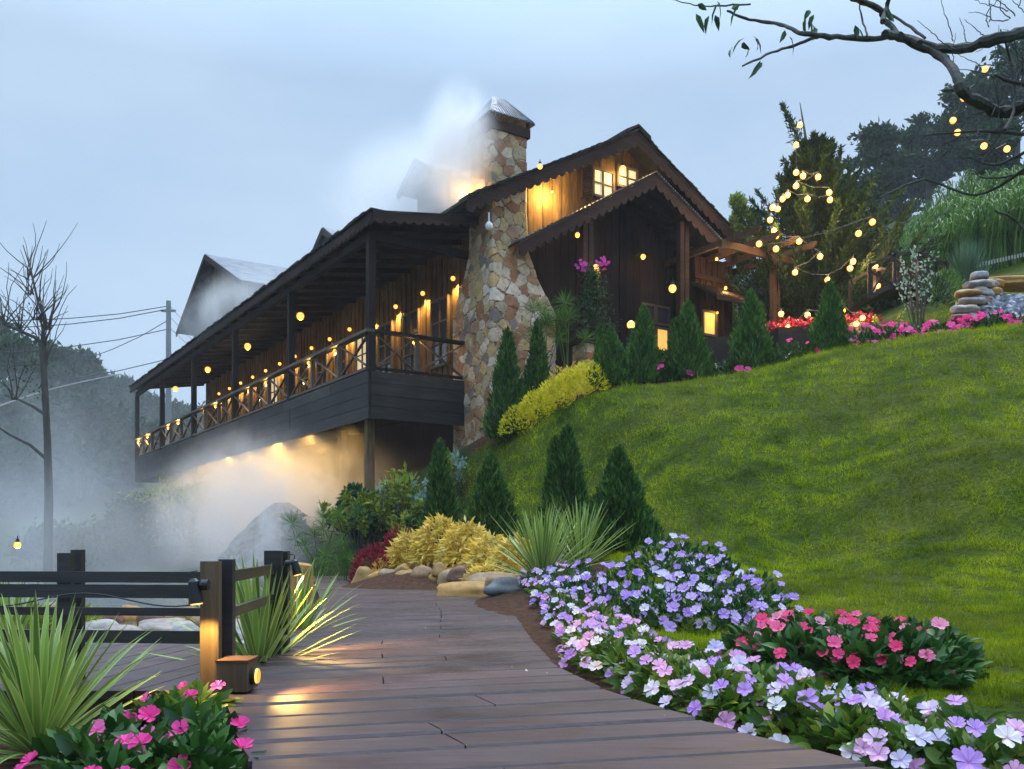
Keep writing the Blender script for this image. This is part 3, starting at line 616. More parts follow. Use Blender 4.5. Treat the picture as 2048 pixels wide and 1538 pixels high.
# verandah roof
def slab(mb, x0, z0, x1, z1, y0, y1, th): mb.prism([(x0,z0),(x1,z1),(x1,z1-th),(x0,z0-th)], 'y', y0, y1)
mb = MB(); slab(mb, -.12, 7.90, 3.3, 8.42, -.45, VL+.6, .05); vr = sub(mb, 'verandah_roof', 'roof')
mb = MB(); y = -.45
while y < VL+.6:       # ragged shingle butts along the eave
    w = random.uniform(.16,.34); j = random.uniform(0,.05); mb.box(-.15-j, .3, y, min(y+w-.01, VL+.6), 7.885+random.uniform(0,.02), 7.93+random.uniform(0,.035)); y += w
sub(mb, 'eave_shingles', 'roof', vr)
mb = MB(); mb.prism([(-.10,7.86),(3.28,8.37),(3.28,8.20),(-.10,7.66)], 'y', -.44, -.40); mb.box(-.12, -.08, -.39, VL+.55, 7.62, 7.85); sub(mb, 'eave_board', 'trim', vr)
mb = MB(); scallop(mb, (-.16,-.39,7.70), (-.16,VL+.5,7.70), .07, .26, .02, .03, (1,0,0)); scallop(mb, (-.08,-.47,7.72), (2.55,-.47,8.12), .07, .24, .02, .03, (0,1,0)); sub(mb, 'valance', 'trim', vr)
mb = MB()
for k in range(28): mb.beam((-.05, .3+k*.95, 7.75), (3.1, .3+k*.95, 8.24), .06, .12)
sub(mb, 'rafters', 'beam', vr)
# verandah wall with battens, windows
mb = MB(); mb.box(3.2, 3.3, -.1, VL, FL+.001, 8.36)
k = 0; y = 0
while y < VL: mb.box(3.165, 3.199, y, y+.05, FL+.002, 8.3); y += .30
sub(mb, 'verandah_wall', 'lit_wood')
def window(parent, x0, x1, z0, z1, cols, rows, axis, plane, name='window', glass='glass', fr=.06):
    """casement in the plane y=plane (axis 'y', facing -y) or x=plane (axis 'x', facing -x)"""
    f = MB(); g = MB()
    def bx(m, a0, a1, c0, c1, d0, d1):
        if axis == 'y': m.box(a0, a1, plane-d1, plane-d0, c0, c1)
        else: m.box(plane-d1, plane-d0, a0, a1, c0, c1)
    bx(f, x0-fr, x0, z0-fr, z1+fr, 0, .07); bx(f, x1, x1+fr, z0-fr, z1+fr, 0, .07); bx(f, x0, x1, z1, z1+fr, 0, .068); bx(f, x0, x1, z0-fr, z0, 0, .09)
    for i in range(1, cols): a = x0+(x1-x0)*i/cols; bx(f, a-.022, a+.022, z0, z1, .012, .055)
    for i in range(1, rows): a = z0+(z1-z0)*i/rows; bx(f, x0, x1, a-.018, a+.018, .014, .050)
    bx(g, x0, x1, z0, z1, .004, .010); fo = f.build(name, M['rail'], parent); g.build('pane', M[glass], fo); return fo
for k in range(14):
    c = 2.45+1.66*k
    window(hr, c-.42, c+.42, 5.35, 7.05, 2, 3, 'x', 3.164, glass='curtain' if k in (3, 8) else 'glass')
# main roof
RX, RZ = 6.72, 11.0; LX, LZ = 1.77, 8.32; QX, QZ = 10.75, 8.80
def rz_at(x): return RZ-(RX-x)*(RZ-LZ)/(RX-LX) if x < RX else RZ-(x-RX)*(RZ-QZ)/(QX-RX)
mb = MB(); slab(mb, LX, LZ, RX, RZ, -1.32, VL+.4, .07); slab(mb, RX, RZ-.001, QX, QZ, -1.32, VL+.4, .07); mr_ = sub(mb, 'main_roof', 'roof')
mb = MB(); mb.prism([(LX,LZ-.075),(RX,RZ-.075),(RX,RZ-.33),(LX,LZ-.33)], 'y', -1.31, -1.26); mb.prism([(RX,RZ-.075),(QX,QZ-.075),(QX,QZ-.33),(RX,RZ-.33)], 'y', -1.31, -1.26); sub(mb, 'barge_board', 'trim', mr_)
mb = MB(); scallop(mb, (LX,-1.335,LZ-.20), (RX,-1.335,RZ-.20), .10, .26, .02, .10, (0,1,0)); scallop(mb, (RX,-1.335,RZ-.20), (QX,-1.335,QZ-.20), .10, .26, .02, .10, (0,1,0)); sub(mb, 'valance', 'trim', mr_)
mb = MB(); mb.prism([(RX-.42,RZ-.16),(RX,RZ+.10),(RX+.42,RZ-.14),(RX+.4,RZ-.05),(RX,RZ+.16),(RX-.4,RZ-.06)], 'y', -1.36, VL+.4)
for s, ex, ez in ((-1, LX, LZ), (1, QX, QZ)):   # shingle lumps along the rake
    n = 26
    for i in range(n):
        t0 = i/n; t1 = (i+.95)/n; x0_ = RX+(ex-RX)*t0; x1_ = RX+(ex-RX)*t1; z0_ = RZ+(ez-RZ)*t0; z1_ = RZ+(ez-RZ)*t1; b = random.uniform(.01,.035)
        mb.prism([(x0_,z0_+.002),(x1_,z1_+.002),(x1_,z1_+.03+b),(x0_,z0_+.03)], 'y', -1.37-random.uniform(0,.03), -.9)
sub(mb, 'ridge_cap', 'roof', mr_)
# gable wall (upright planks)
GW = -.62
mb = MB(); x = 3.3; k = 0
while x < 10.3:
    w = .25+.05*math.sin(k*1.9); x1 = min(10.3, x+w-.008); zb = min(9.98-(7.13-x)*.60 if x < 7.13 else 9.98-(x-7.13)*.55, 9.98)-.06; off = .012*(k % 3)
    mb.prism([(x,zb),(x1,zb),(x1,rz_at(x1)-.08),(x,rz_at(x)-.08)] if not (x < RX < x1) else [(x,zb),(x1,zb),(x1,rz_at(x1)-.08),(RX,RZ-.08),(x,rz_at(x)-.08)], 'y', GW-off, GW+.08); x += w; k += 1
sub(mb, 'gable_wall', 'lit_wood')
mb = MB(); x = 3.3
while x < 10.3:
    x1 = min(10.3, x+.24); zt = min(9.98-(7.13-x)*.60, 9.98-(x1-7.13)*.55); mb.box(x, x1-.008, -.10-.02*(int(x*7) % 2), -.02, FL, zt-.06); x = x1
sub(mb, 'porch_wall', 'beam')  # darker wood than the gable wall, porch shade put into the colour
window(hr, 5.82, 6.42, 9.42, 10.06, 2, 2, 'y', GW-.03, glass='curtain'); window(hr, 6.62, 7.22, 9.84, 10.30, 2, 2, 'y', GW-.03, glass='curtain')
mb = MB()
for i in range(14): mb.box(5.42, 5.72, GW-.12, GW-.09, 9.28+i*.055, 9.32+i*.055)
mb.box(5.40,5.44,GW-.13,GW-.07,9.24,10.08); mb.box(5.70,5.74,GW-.13,GW-.07,9.24,10.08); sub(mb, 'shutter', 'trim')
# porch
PX0, PXA, PX1 = 3.02, 7.13, 9.80; PZA = 9.98; PS = .60; PU = -1.52
pz0 = PZA-(PXA-PX0)*PS; pz1 = PZA-(PX1-PXA)*.55
mb = MB(); slab(mb, PX0, pz0, PXA, PZA, PU, -.11, .05); slab(mb, PXA, PZA-.001, PX1, pz1, PU, -.11, .05); pr = sub(mb, 'porch_roof', 'roof')
mb = MB(); mb.prism([(PX0,pz0-.055),(PXA,PZA-.055),(PXA,PZA-.32),(PX0,pz0-.32)], 'y', PU+.01, PU+.05); mb.prism([(PXA,PZA-.055),(PX1,pz1-.055),(PX1,pz1-.32),(PXA,PZA-.32)], 'y', PU+.01, PU+.05); sub(mb, 'barge_board', 'trim', pr)
mb = MB(); scallop(mb, (PX0,PU-.015,pz0-.2), (PXA,PU-.015,PZA-.2), .11, .27, .02, .10, (0,1,0)); scallop(mb, (PXA,PU-.015,PZA-.2), (PX1,PU-.015,pz1-.2), .11, .27, .02, .10, (0,1,0)); sub(mb, 'valance', 'trim', pr)
mb = MB()              # corrugated sheet edge sitting on the rake
for s, ex, ez in ((-1, PX0, pz0), (1, PX1, pz1)):
    n = 34
    for i in range(n):
        t0 = i/n; t1 = (i+.55)/n; a0 = PXA+(ex-PXA)*t0; a1 = PXA+(ex-PXA)*t1; c0 = PZA+(ez-PZA)*t0; c1 = PZA+(ez-PZA)*t1
        mb.prism([(a0,c0+.002),(a1,c1+.002),(a1,c1+.03),(a0,c0+.03)], 'y', PU-.04, GW-.1)
sub(mb, 'corrugated_sheet', 'tin', pr)
for x in (4.93, 8.10):
    mb = MB(); z0_ = 5.5 if x < 5 else FL; zt = min(PZA-abs(x+.15-PXA)*.60-.32, 9.3); mb.box(x,x+.14,PU+.12,PU+.27,z0_,zt); mb.box(x+.19,x+.33,PU+.14,PU+.27,z0_,zt-.02); mb.box(x+.14,x+.19,PU+.16,PU+.25,6.6,6.9); sub(mb, 'porch_post', 'trim')
pier = stone_block([(3.9,4.80,5.40,-1.62,-1.08),(5.40,4.85,5.36,-1.58,-1.12)], 'stone_pier', hr, 18, .032, .26, 9); mb = MB(); mb.box(4.74,5.48,-1.68,-1.0,5.42,5.498); sub(mb, 'cap', 'trim', pier)
mb = MB(); mb.box(4.3,10.6,-1.3,-.12,FL-.35,FL); sub(mb, 'porch_floor', 'beam')
# right wing wall
WP = -1.02
mb = MB(); mb.box(8.95,10.42,WP,GW-.13,FL,8.35); x = 8.97
while x < 10.4: mb.box(x,x+.045,WP-.035,WP,FL,8.3); x += .215
mb.box(8.9,10.5,WP-.10,WP-.036,7.72,7.86); sub(mb, 'wing_wall', 'wall_wood')
window(hr, 9.25, 9.68, 6.28, 6.86, 1, 1, 'y', WP-.036, glass='lit_glass'); window(hr, 9.25, 10.1, 5.5, 6.1, 2, 1, 'y', WP-.036, glass='lit_glass')
mb = MB(); mb.prism([(-1.9,7.02),(-1.04,7.55),(-1.04,7.60),(-1.95,7.06)], 'x', 8.85, 10.55); x = 8.85
while x < 10.5: mb.add([(x,-1.95,7.062),(x+.04,-1.95,7.062),(x+.04,-1.05,7.602),(x,-1.05,7.602),(x,-1.95,7.09),(x+.04,-1.95,7.09),(x+.04,-1.05,7.63),(x,-1.05,7.63)], np.array([[0,3,2,1],[4,5,6,7],[0,1,5,4],[1,2,6,5],[2,3,7,6],[3,0,4,7]])); x += .2
mb.box(8.85,10.55,-1.97,-1.93,6.96,7.06); sub(mb, 'window_awning', 'trim')
window(hr, 7.90, 8.28, 6.64, 7.06, 1, 1, 'y', -.125, glass='glass'); window(hr, 8.42, 8.82, 6.64, 7.06, 1, 1, 'y', -.125, glass='glass')
window(hr, 7.90, 8.28, 5.9, 6.48, 1, 1, 'y', -.125, glass='curtain'); window(hr, 8.42, 8.82, 5.9, 6.48, 1, 1, 'y', -.125, glass='lit_glass')
mb = MB(); mb.box(6.0,7.0,-.18,-.125,FL,6.9); d_ = sub(mb, 'door', 'beam'); mb = MB(); mb.tube([(6.85,-.22,5.5),(6.85,-.22,5.7)], .012, 6); sub(mb, 'handle', 'black_metal', d_)
# chimney
def chimney():
    secs = [(2.6,2.46,4.20,-1.24,.52),(6.05,2.46,4.20,-1.24,.52),(6.45,2.50,3.98,-1.19,.40),(6.85,2.54,3.78,-1.11,.22),(7.5,2.60,3.58,-1.00,.0),(8.3,2.605,3.555,-.98,-.05),(10.16,2.62,3.545,-.97,-.06)]
    c = stone_block(secs, 'chimney', hr)
    m = MB(); m.box(2.54,3.63,-1.05,-.99,10.14,10.36); m.box(2.54,3.63,-.04,.02,10.14,10.36); m.box(2.54,2.60,-.99,-.04,10.14,10.36); m.box(3.57,3.63,-.99,-.04,10.14,10.36)
    for a in (2.56,3.56):
        for b in (-1.03,-.06): m.box(a,a+.06,b,b+.06,10.36,10.55)
    sub(m, 'cap_frame', 'trim', c)
    m = MB(); e = 10.48; r = 11.15; A = [(2.46,-1.13,e),(3.72,-1.13,e),(3.72,.10,e),(2.46,.10,e),(2.92,-.52,r),(3.24,-.52,r)]
    m.add(A, [[0,1,5,4],[1,2,5],[2,3,4,5],[3,0,4]]); m.add([(a[0],a[1],a[2]-.03) for a in A], [[4,5,1,0],[5,2,1],[5,4,3,2],[4,0,3]])
    for i in range(14):      # corrugation ribs on the visible faces
        t = (i+.5)/14; a = Vector(A[0]).lerp(Vector(A[1]), t); b = Vector(A[4]).lerp(Vector(A[5]), max(0,min(1,(t-.28)/.44))); m.beam(a+Vector((0,0,.012)), b+Vector((0,0,.012)), .035, .02)
    sub(m, 'cap_roof', 'tin', c)
chimney()
# dormers
def dormer(uc, v, apex, half, slope, back, wall_z):
    m = MB()
    for s in (-1, 1): m.add([(v-.5,uc,apex),(v-.5,uc+s*half,apex-half*slope),(back,uc+s*half,apex-half*slope),(back,uc,apex),(v-.5,uc,apex-.06),(v-.5,uc+s*half,apex-half*slope-.06),(back,uc+s*half,apex-half*slope-.06),(back,uc,apex-.06)], np.array([[0,1,2,3],[7,6,5,4],[0,4,5,1],[1,5,6,2],[2,6,7,3]]))
    d = sub(m, 'dormer', 'tin'); hh = half*.82
    m = MB(); n = max(4, int(hh*2/.22))
    for i in range(n):
        a = uc-hh+2*hh*i/n; b = uc-hh+2*hh*(i+.93)/n; f = lambda q: apex-.08-abs(q-uc)*slope
        m.prism([(a,wall_z),(b,wall_z),(b,f(b)),(a,f(a))], 'x', v, v+.1)
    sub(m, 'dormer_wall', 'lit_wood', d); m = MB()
    for s in (-1, 1): m.beam((v-.52,uc,apex-.12),(v-.52,uc+s*half,apex-half*slope-.12),.04,.2)
    sub(m, 'barge_board', 'trim', d); return d
dormer(17.6, 1.5, 11.95, 4.7, .46, 9.0, 8.3); dormer(3.6, 3.5, 11.2, 1.05, .6, 5.2, 8.9); dormer(9.6, 3.2, 11.0, 1.3, .6, 6.0, 8.8)
mb = MB(); mb.box(2.6,2.9,.7,VL-.2,-.3,4.36); mb.box(2.9,10.4,.7,1.0,2.5,4.2); sub(mb, 'lower_wall', 'beam')  # near-black wood stands in for the shaded void under the verandah
mb = MB(); mb.box(.12,.30,.35,.53,.6,3.78); sub(mb, 'stilt', 'lit_wood')
for y in (5.2,10.4,15.6,20.8): mb = MB(); mb.box(1.5,1.72,y,y+.22,-.4,3.78); sub(mb, 'stilt', 'beam')
#==PERGOLA==
pg = empty('pergola', H(-2.5,10.3,4.6), 'brown open pergola with crossed rafters joined to the right end of the lodge', 'pergola', None, HA)
pg.location = H(0,0,0)
mb = MB(); mb.box(8.4,11.25,-2.56,-2.46,8.06,8.24); sub(mb, 'front_beam', 'pergola', pg)
mb = MB(); mb.box(8.6,11.2,1.2,1.3,8.06,8.24); sub(mb, 'back_beam', 'pergola', pg)
for x in (8.75,9.45,10.15,10.85):
    mb = MB(); mb.prism([(-3.45,8.33),(-3.3,8.245),(2.0,8.245),(2.0,8.38),(-3.45,8.40)], 'x', x, x+.07); sub(mb, 'rafter', 'pergola', pg)
for x, y in ((10.28,-2.58),(10.28,1.18)):
    mb = MB(); mb.box(x,x+.12,y,y+.13,4.4,8.058); mb.box(x+.19,x+.28,y+.02,y+.13,4.4,8.058); mb.box(x+.12,x+.19,y+.03,y+.10,6.9,7.2); sub(mb, 'pergola_post', 'pergola', pg)
#==HOUSE LAMPS==
def wall_lamp(loc, name, label, group, e, r=.055, mat='bulb_soft', body=True, cat='lamp', rad=.05, down=None):
    t = empty(name, loc, label, cat, group); MB().sphere((0,0,0), r, 12, 8).build('bulb', M[mat], t, smooth=True)
    if body: b = MB(); b.tube([(0,0,r*.85),(0,0,r*1.7)], [r*.55, r*.45], 8); b.tube([(0,0,r*1.6),(0,0,r*2.6)], [.008,.008], 5); b.build('lamp_holder', M['black_metal'], t)
    if e: light('lamp_light', (0,0,-r-.03), e, t, rad, spot=down, rot=(0,0,0)) if down else light('lamp_light', (0,0,-r-.03), e, t, rad)
    return t
GP = 'amber pendant bulbs under the verandah roof'
nm = ['nearest','second nearest','third','farthest']
for k, (u, z) in enumerate(((7.6,7.45),(12.8,7.48),(18.0,7.5),(23.4,7.5))):
    wall_lamp(H(u,1.2,z), 'pendant_bulb', f'{nm[k]} of the four amber pendant bulbs hanging from the verandah ceiling', GP, 14, .12)
for k in range(14):
    u = 1.62+1.66*k; wall_lamp(H(u, 3.06, 7.42), 'wall_lamp', 'small amber wall lamp between the verandah windows', 'amber wall lamps along the verandah', 170, .065, down=130)
for px in (665,613,528,494,427,406,353,333,292,274):
    u = u_at(px, 0); wall_lamp(H(u, .06, FL+.80), 'rail_lamp', 'small downlight under the verandah top rail', 'downlights under the verandah top rail', 22, .05)
wall_lamp(H(.16,1.2,FL+.80), 'rail_lamp', 'small downlight under the front verandah rail beside the chimney', 'downlights under the verandah top rail', 14, .045)
def pendant():
    t = empty('pendant_lamp', H(-.5,7.62,8.22), 'pendant lamp with a flat conical shade hanging in the porch', 'lamp'); b = MB(); b.tube([(0,0,.02),(0,0,.07),(0,0,.13)], [.20,.13,.03], 18, False); b.build('lamp_shade', M['black_metal'], t)
    MB().sphere((0,0,-.01), .07).build('bulb', M['bulb'], t, True); MB().tube([(0,0,.13),(0,0,.5)], .008, 5).build('cord', M['wire'], t); light('lamp_light', (0,0,-.12), 3, t)
pendant()
wall_lamp(PX(1155,470,21.2), 'porch_lamp', 'amber lamp high on the left porch post', 'lamps of the porch', 3, .06)
wall_lamp(PX(1345,577,22.6), 'porch_lamp', 'round white globe lamp on the right porch post', 'lamps of the porch', 3, .10, 'bulb')
wall_lamp(H(GW-.35,6.52,10.12), 'gable_lamp', 'round lamp above the attic windows in the gable', 'lamps of the gable', 30, .085, 'bulb')
wall_lamp(H(GW-.3,4.35,9.10), 'gable_lamp', 'small lamp hidden under the left eave lighting the gable planks', 'lamps of the gable', 120, .03)
wall_lamp(PX(1080,333,19.6), 'roof_lamp', 'white bulb standing on the roof edge right of the chimney', 'lamps of the roof', 0, .06, 'bulb')
wall_lamp(H(-1.55,9.6,7.45), 'pergola_lamp', 'hidden lamp above the window awning under the pergola', 'lamps of the porch', 26, .04)
wall_lamp(H(-1.25,9.6,6.85), 'pergola_lamp', 'small lamp under the window awning', 'lamps of the porch', 6, .03)
wall_lamp(H(-1.8,9.0,8.05), 'pergola_lamp', 'lamp under the pergola rafters beside the rake', 'lamps of the porch', 14, .04)
wall_lamp(H(-.35,2.3,8.84), 'chimney_lamp', 'unseen lamp on the roof lighting the steam left of the chimney', 'lamps of the roof', 30, .04)  # out of sight behind the rake, placed to light the steam
wall_lamp(H(-.5,3.1,10.3), 'chimney_lamp', 'lamp hidden inside the chimney cap', 'lamps of the roof', 4, .03)
def globe_post():
    p = PX(1262,650,18.4); g = gz(p.x,p.y); t = empty('globe_lamp', (p.x,p.y,g), 'short black garden lamp with glowing globe between the cypresses', 'lamp'); h = p.z-g
    MB().sphere((0,0,h), .085).build('globe', M['bulb'], t, True); MB().tube([(0,0,0),(0,0,h-.09),(0,0,h-.07)], [.018,.018,.06], 8).build('pole', M['black_metal'], t); light('lamp_light', (0,0,h+.14), 6, t)
globe_post()
for k, u in enumerate(np.linspace(2.2,22.5,9)):
    t = wall_lamp(H(u,.42,3.66), 'under_deck_lamp', 'amber floodlight under the verandah edge shining down through the mist', 'floodlights under the verandah edge', 0, .035)
    light('lamp_light', (0,0,-.08), 170, t, .06, (1,.58,.13), 150, (0,0,0))
def camera_unit():
    t = empty('security_camera', PX(978,452,20.1), 'small white security camera hanging beside the chimney', 'camera')
    b = MB(); b.sphere((0,0,0), .085, 12, 8, 1.15); b.build('camera_body', M['white_plastic'], t, True); MB().box(-.015,.015,-.015,.015,.08,.3).build('bracket', M['white_plastic'], t)
camera_unit()
#==GARDEN==
# conical spruces at the foot of the slope
def spruce(px, py_b, py_t, wpx, label, Y=None, leader=0, seed=1, mat='cone', n=5200, name='conical_spruce', cat='conifer', group='cone-shaped conifers at the foot of the lawn slope', lobes=None):
    b = G(px, py_b) if Y is None else GY(px, Y); k = b.y/FPX; h = (py_b-py_t)*k if Y is None else (EYE+(HOR-py_t)*k-b.z); r = wpx/2*k
    t = empty(name, b, label, cat, group); m = cone_foliage(h*.93, r, n, seed, .10*h/2+.03, .034)
    if lobes:
        for dx, dy, hh, rr in lobes:
            q = cone_foliage(h*hh, r*rr, int(n*.45), seed+3, .09*h/2+.03, .032)
            for a in q.v: a += np.array([dx*r, dy*r, 0])
            for a, f in zip([np.concatenate(q.v)], [0]): pass
            base = m.n; m.v.extend(q.v); m.f.extend([f+base for f in q.f]); m.n += q.n
    m.build('crown', M[mat], t); MB().tube([(0,0,-.1),(0,0,h*.5)], [.05,.02], 7).build('trunk', M['bark'], t)
    s = MB(); P = np.zeros((60,3)); P[:,2] = h*rng.uniform(.84,1.0,60); leaves_mb(s, P, unit(rng.normal(size=(60,3))*.35+np.array([0,0,1])), .07, .02); s.build('leader', M[mat], t); return t
spruce(880,1060,878,78,'leftmost slim cone-shaped conifer behind the yellow leafy bed', Y=15.8, seed=2)
spruce(982,1062,905,112,'squat cone-shaped conifer, second from the left, behind the yellow leafy bed', Y=15.0, seed=3)
spruce(1135,1075,850,116,'twin-tipped cone-shaped conifer behind the yuccas', Y=13.9, seed=5, lobes=[(-.42,.1,.86,.6)])
spruce(1238,1150,895,146,'largest cone-shaped conifer, rightmost, beside the lilac flower bed', Y=12.0, seed=7, n=7000, lobes=[(.35,.2,.7,.7)])
# cypresses in front of the porch
for px, Y, pt_, w, lab, lb in ((1015,19.0,655,85,'dark slender cypress against the foot of the chimney',None),(1075,19.3,640,60,'dark narrow cypress between the chimney and the porch',None),
      (1222,17.9,655,85,'first pale green cypress from the left in the row before the porch',[(-.5,0,1.0,.35),(.4,.1,.7,.6)]),(1287,17.8,610,80,'second cypress of the row before the porch, narrow and pointed',None),
      (1375,17.8,600,92,'third cypress of the row before the porch, with two tips',[(-.55,0,.72,.5),(.5,.1,.62,.55)]),(1502,17.8,580,90,'fourth cypress of the row before the porch, forked at the top right',[(.45,.1,.8,.45)]),(1660,17.5,560,84,'rightmost cypress of the row, standing by the red flower planter',[(.4,0,.6,.6)])):
    spruce(px, 0, pt_, w, lab, Y=Y, mat='cone2' if px > 1100 else 'cone', n=4200, name='cypress', group='cypresses planted along the top of the slope', seed=px, lobes=lb)
# yuccas
yucca(pt(76,3.72,gz(-1.94,3.72)), 110, .66, .044, 'large yucca in the near left corner with broad sword leaves', 'yuccas', 6, 86, .35)
yucca(pt(515,5.5,-.12), 64, .72, .055, 'yucca growing between the two nearest fence posts', 'yuccas', 8, 88, .3)
yucca(pt(596,7.3,-.12), 46, .66, .05, 'yucca lit yellow behind the tallest fence post', 'yuccas', 4, 80, .3)
yucca(GY(1085,10.6), 110, .96, .055, 'large yucca in front of the cone-shaped conifers at the boardwalk bend', 'yuccas', 10, 88, .25)
yucca(GY(1160,11.2), 60, .90, .055, 'bluish yucca tucked behind the large boardwalk yucca', 'yuccas', 14, 86, .25)
yucca(pt(20,8.0,-.3), 50, .8, .05, 'far yucca behind the left end of the fence', 'yuccas', 10, 86, .3)
# silver shrub, papyrus
def stem_shrub(name, loc, n, h, spread, lm, ll, lw, per, label, cat='shrub', stem='bark', top=.5, group=None, lm2=None):
    t = empty(name, loc, label, cat, group); st = MB(); fo = MB(); f2 = MB()
    for i in range(n):
        az = random.uniform(0,6.28); sp = spread*random.random()**.6; hh = h*random.uniform(.6,1.0)*(1-.25*sp/spread); b = Vector((math.cos(az)*sp*.2, math.sin(az)*sp*.2, 0)); e = Vector((math.cos(az)*sp, math.sin(az)*sp, hh)); m_ = (b+e)/2+Vector((0,0,hh*.12))
        st.tube([b, m_, e], [.014,.010,.004], 5, False); ks = rng.random(per)**.7*(1-top)+top
        P = np.array([tuple((b*(1-k)**2+m_*2*k*(1-k)+e*k*k)) for k in ks])+rng.normal(size=(per,3))*.02*h; D = unit(rng.normal(size=(per,3))+np.array([math.cos(az)*.4, math.sin(az)*.4, .8])); leaves_mb(f2 if (lm2 and i % 3) else fo, P, D, ll*rng.uniform(.6,1.2,per), lw)
    st.build('stems', M[stem], t); fo.build('leaves', M[lm], t)
    if lm2: f2.build('undergrowth_leaves', M[lm2], t)
    return t
stem_shrub('silver_leaf_shrub', GY(800,18.2), 34, 1.75, .75, 'silver', .15, .06, 46, 'shrub with silvery grey-green leaf tips below the verandah corner', lm2='lime')
stem_shrub('silver_leaf_shrub', GY(905,18.6), 18, 1.35, .40, 'silver', .14, .055, 44, 'smaller silvery shrub beside the foot of the stone chimney', lm2='lime')
stem_shrub('leafy_shrub', GY(720,18.5), 30, 1.5, .9, 'dark_leaf', .16, .06, 60, 'olive green shrub under the verandah corner post', lm2='lime')
stem_shrub('leafy_shrub', GY(840,16.5), 26, 1.1, .8, 'dark_leaf', .12, .05, 60, 'dark undergrowth shrub behind the crimson bush', lm2='lime')
def papyrus(loc, n, h, spread, label, um=.30, nb=60):
    t = empty('papyrus_plant', loc, label, 'plant', 'papyrus clumps'); st = MB()
    for i in range(n):
        az = random.uniform(0,6.28); sp = spread*random.random(); hh = h*random.uniform(.55,1); e = Vector((math.cos(az)*sp, math.sin(az)*sp, hh)); m_ = Vector((math.cos(az)*sp*.3, math.sin(az)*sp*.3, hh*.55)); st.tube([(0,0,0), m_, e], [.010,.008,.006], 5, False)
        P = np.tile(np.array(e), (nb,1)); D = unit(rng.normal(size=(nb,3))+np.array([0,0,.5])); um_ = MB(); leaves_mb(um_, P, D, um*rng.uniform(.7,1.1,nb), .010); um_.build('umbel', M['grassy'], t)
    st.build('stems', M['grassy'], t); return t
papyrus(GY(640,17.5), 9, 1.7, .9, 'papyrus clump at the pond edge below the verandah', .34)
papyrus(GY(690,16.0), 8, 1.3, .7, 'papyrus clump just left of the crimson bush', .3)
papyrus(GY(1090,19.4), 7, 2.4, .5, 'tall papyrus with feathery heads in front of the chimney', .36, 90)
papyrus(GY(1135,19.6), 5, 2.2, .5, 'tall papyrus with feathery heads left of the porch post', .36, 90)
# crotons, crimson bush
k = 0
labs = ['first','second','third','fourth','fifth','sixth','seventh']
for px, Y, w, h in ((790,15.1,.34,.54),(825,15.0,.42,.68),(880,14.5,.44,.72),(935,14.0,.44,.72),(985,13.3,.42,.68),(1030,12.7,.36,.66),(972,12.5,.26,.36)):
    t = empty('croton_bush', GY(px,Y), f'cream-yellow leafy bush, {labs[k]} of seven from the left above the boulders', 'shrub', 'cream-yellow leafy bushes above the boulders'); k += 1
    mound_mb(w, w*.8, h, 1000, .15, .05, up=.1, inner=.72, droop=.6).build('foliage', M['croton'], t)
for px, Y, w, h, l in ((746,14.9,.38,.72,'crimson leafy bush at the left end of the yellow bed'),(802,15.9,.44,1.02,'crimson leafy bush rising behind the yellow bed')):
    t = empty('crimson_bush', GY(px,Y), l, 'shrub'); mound_mb(w, w, h, 900, .10, .035, up=.3, inner=.75).build('foliage', M['red'], t)
# boulders edging
xs = [(728,1168,.17),(752,1160,.14),(775,1150,.13),(790,1165,.12),(815,1158,.18),(848,1150,.15),(872,1160,.13),(900,1165,.19),(918,1150,.16),(948,1172,.17),(880,1140,.12),(805,1140,.11),(980,1185,.24),(1005,1170,.16),(1020,1195,.18),(1040,1205,.12)]
wd = ['reddish','ochre','tan','small brown','orange','round golden','pale tan','flat brown']
for i, (px, py, s) in enumerate(xs):
    Y = np.interp(px, [720,900,1040], [14.6,13.4,10.7]); rock('boulder', PX(px,py+2,Y)-Vector((0,0,.08)), (s*random.uniform(.95,1.35), s*1.1, s*random.uniform(1.3,1.9)), M['rock_warm'], 'rounded ochre or brown boulder edging the yellow leafy bed by the boardwalk', 'boulder', 'rounded boulders edging the yellow leafy bed', random.uniform(0,6))
for px, Y, s, l in ((960,11.6,(.62,.38,.20),'broad flat sandstone slab at the right end of the boulder edging'),(700,15.6,(.55,.3,.12),'flat reddish slab at the far corner of the boardwalk'),(1008,10.7,(.26,.2,.2),'white-streaked rock beside the large yucca')):
    rock('slab_rock', GY(px,Y)-Vector((0,0,.03)), s, M['rock_warm'] if px != 1008 else M['rock_grey'], l)
m_ = MB(); m_.tube([(0,0,0),(0,0,.64),(0.01,0,.70),(0.012,0,.715)], [.125,.12,.11,.07], 9); tag(m_.build('block_stone', M['rock_warm'], None, False, pt(604,9.6,-.25)), 'upright brown stone block behind the lit yucca', 'boulder')
for i in range(60):
    px = random.uniform(150,520); Y = random.uniform(6.4,9.6); s = random.uniform(.07,.22)
    rock('river_stone', pt(px,Y,-.36+.02*Y*.5), (s*1.3,s,s*.9), M['rock_grey'], 'grey or tan river stone on the pond bank behind the fence', 'stone', 'river stones on the pond bank behind the fence', random.uniform(0,6))
for i in range(12):
    px = 30+i*38; rock('bank_stone', pt(px+random.uniform(-8,8),random.uniform(10.2,11.4),-.32), (.22,.16,.22), M['rock_warm'], 'brownish block stone in the row lining the pond', 'stone', 'brownish stones lining the pond', random.uniform(0,6))
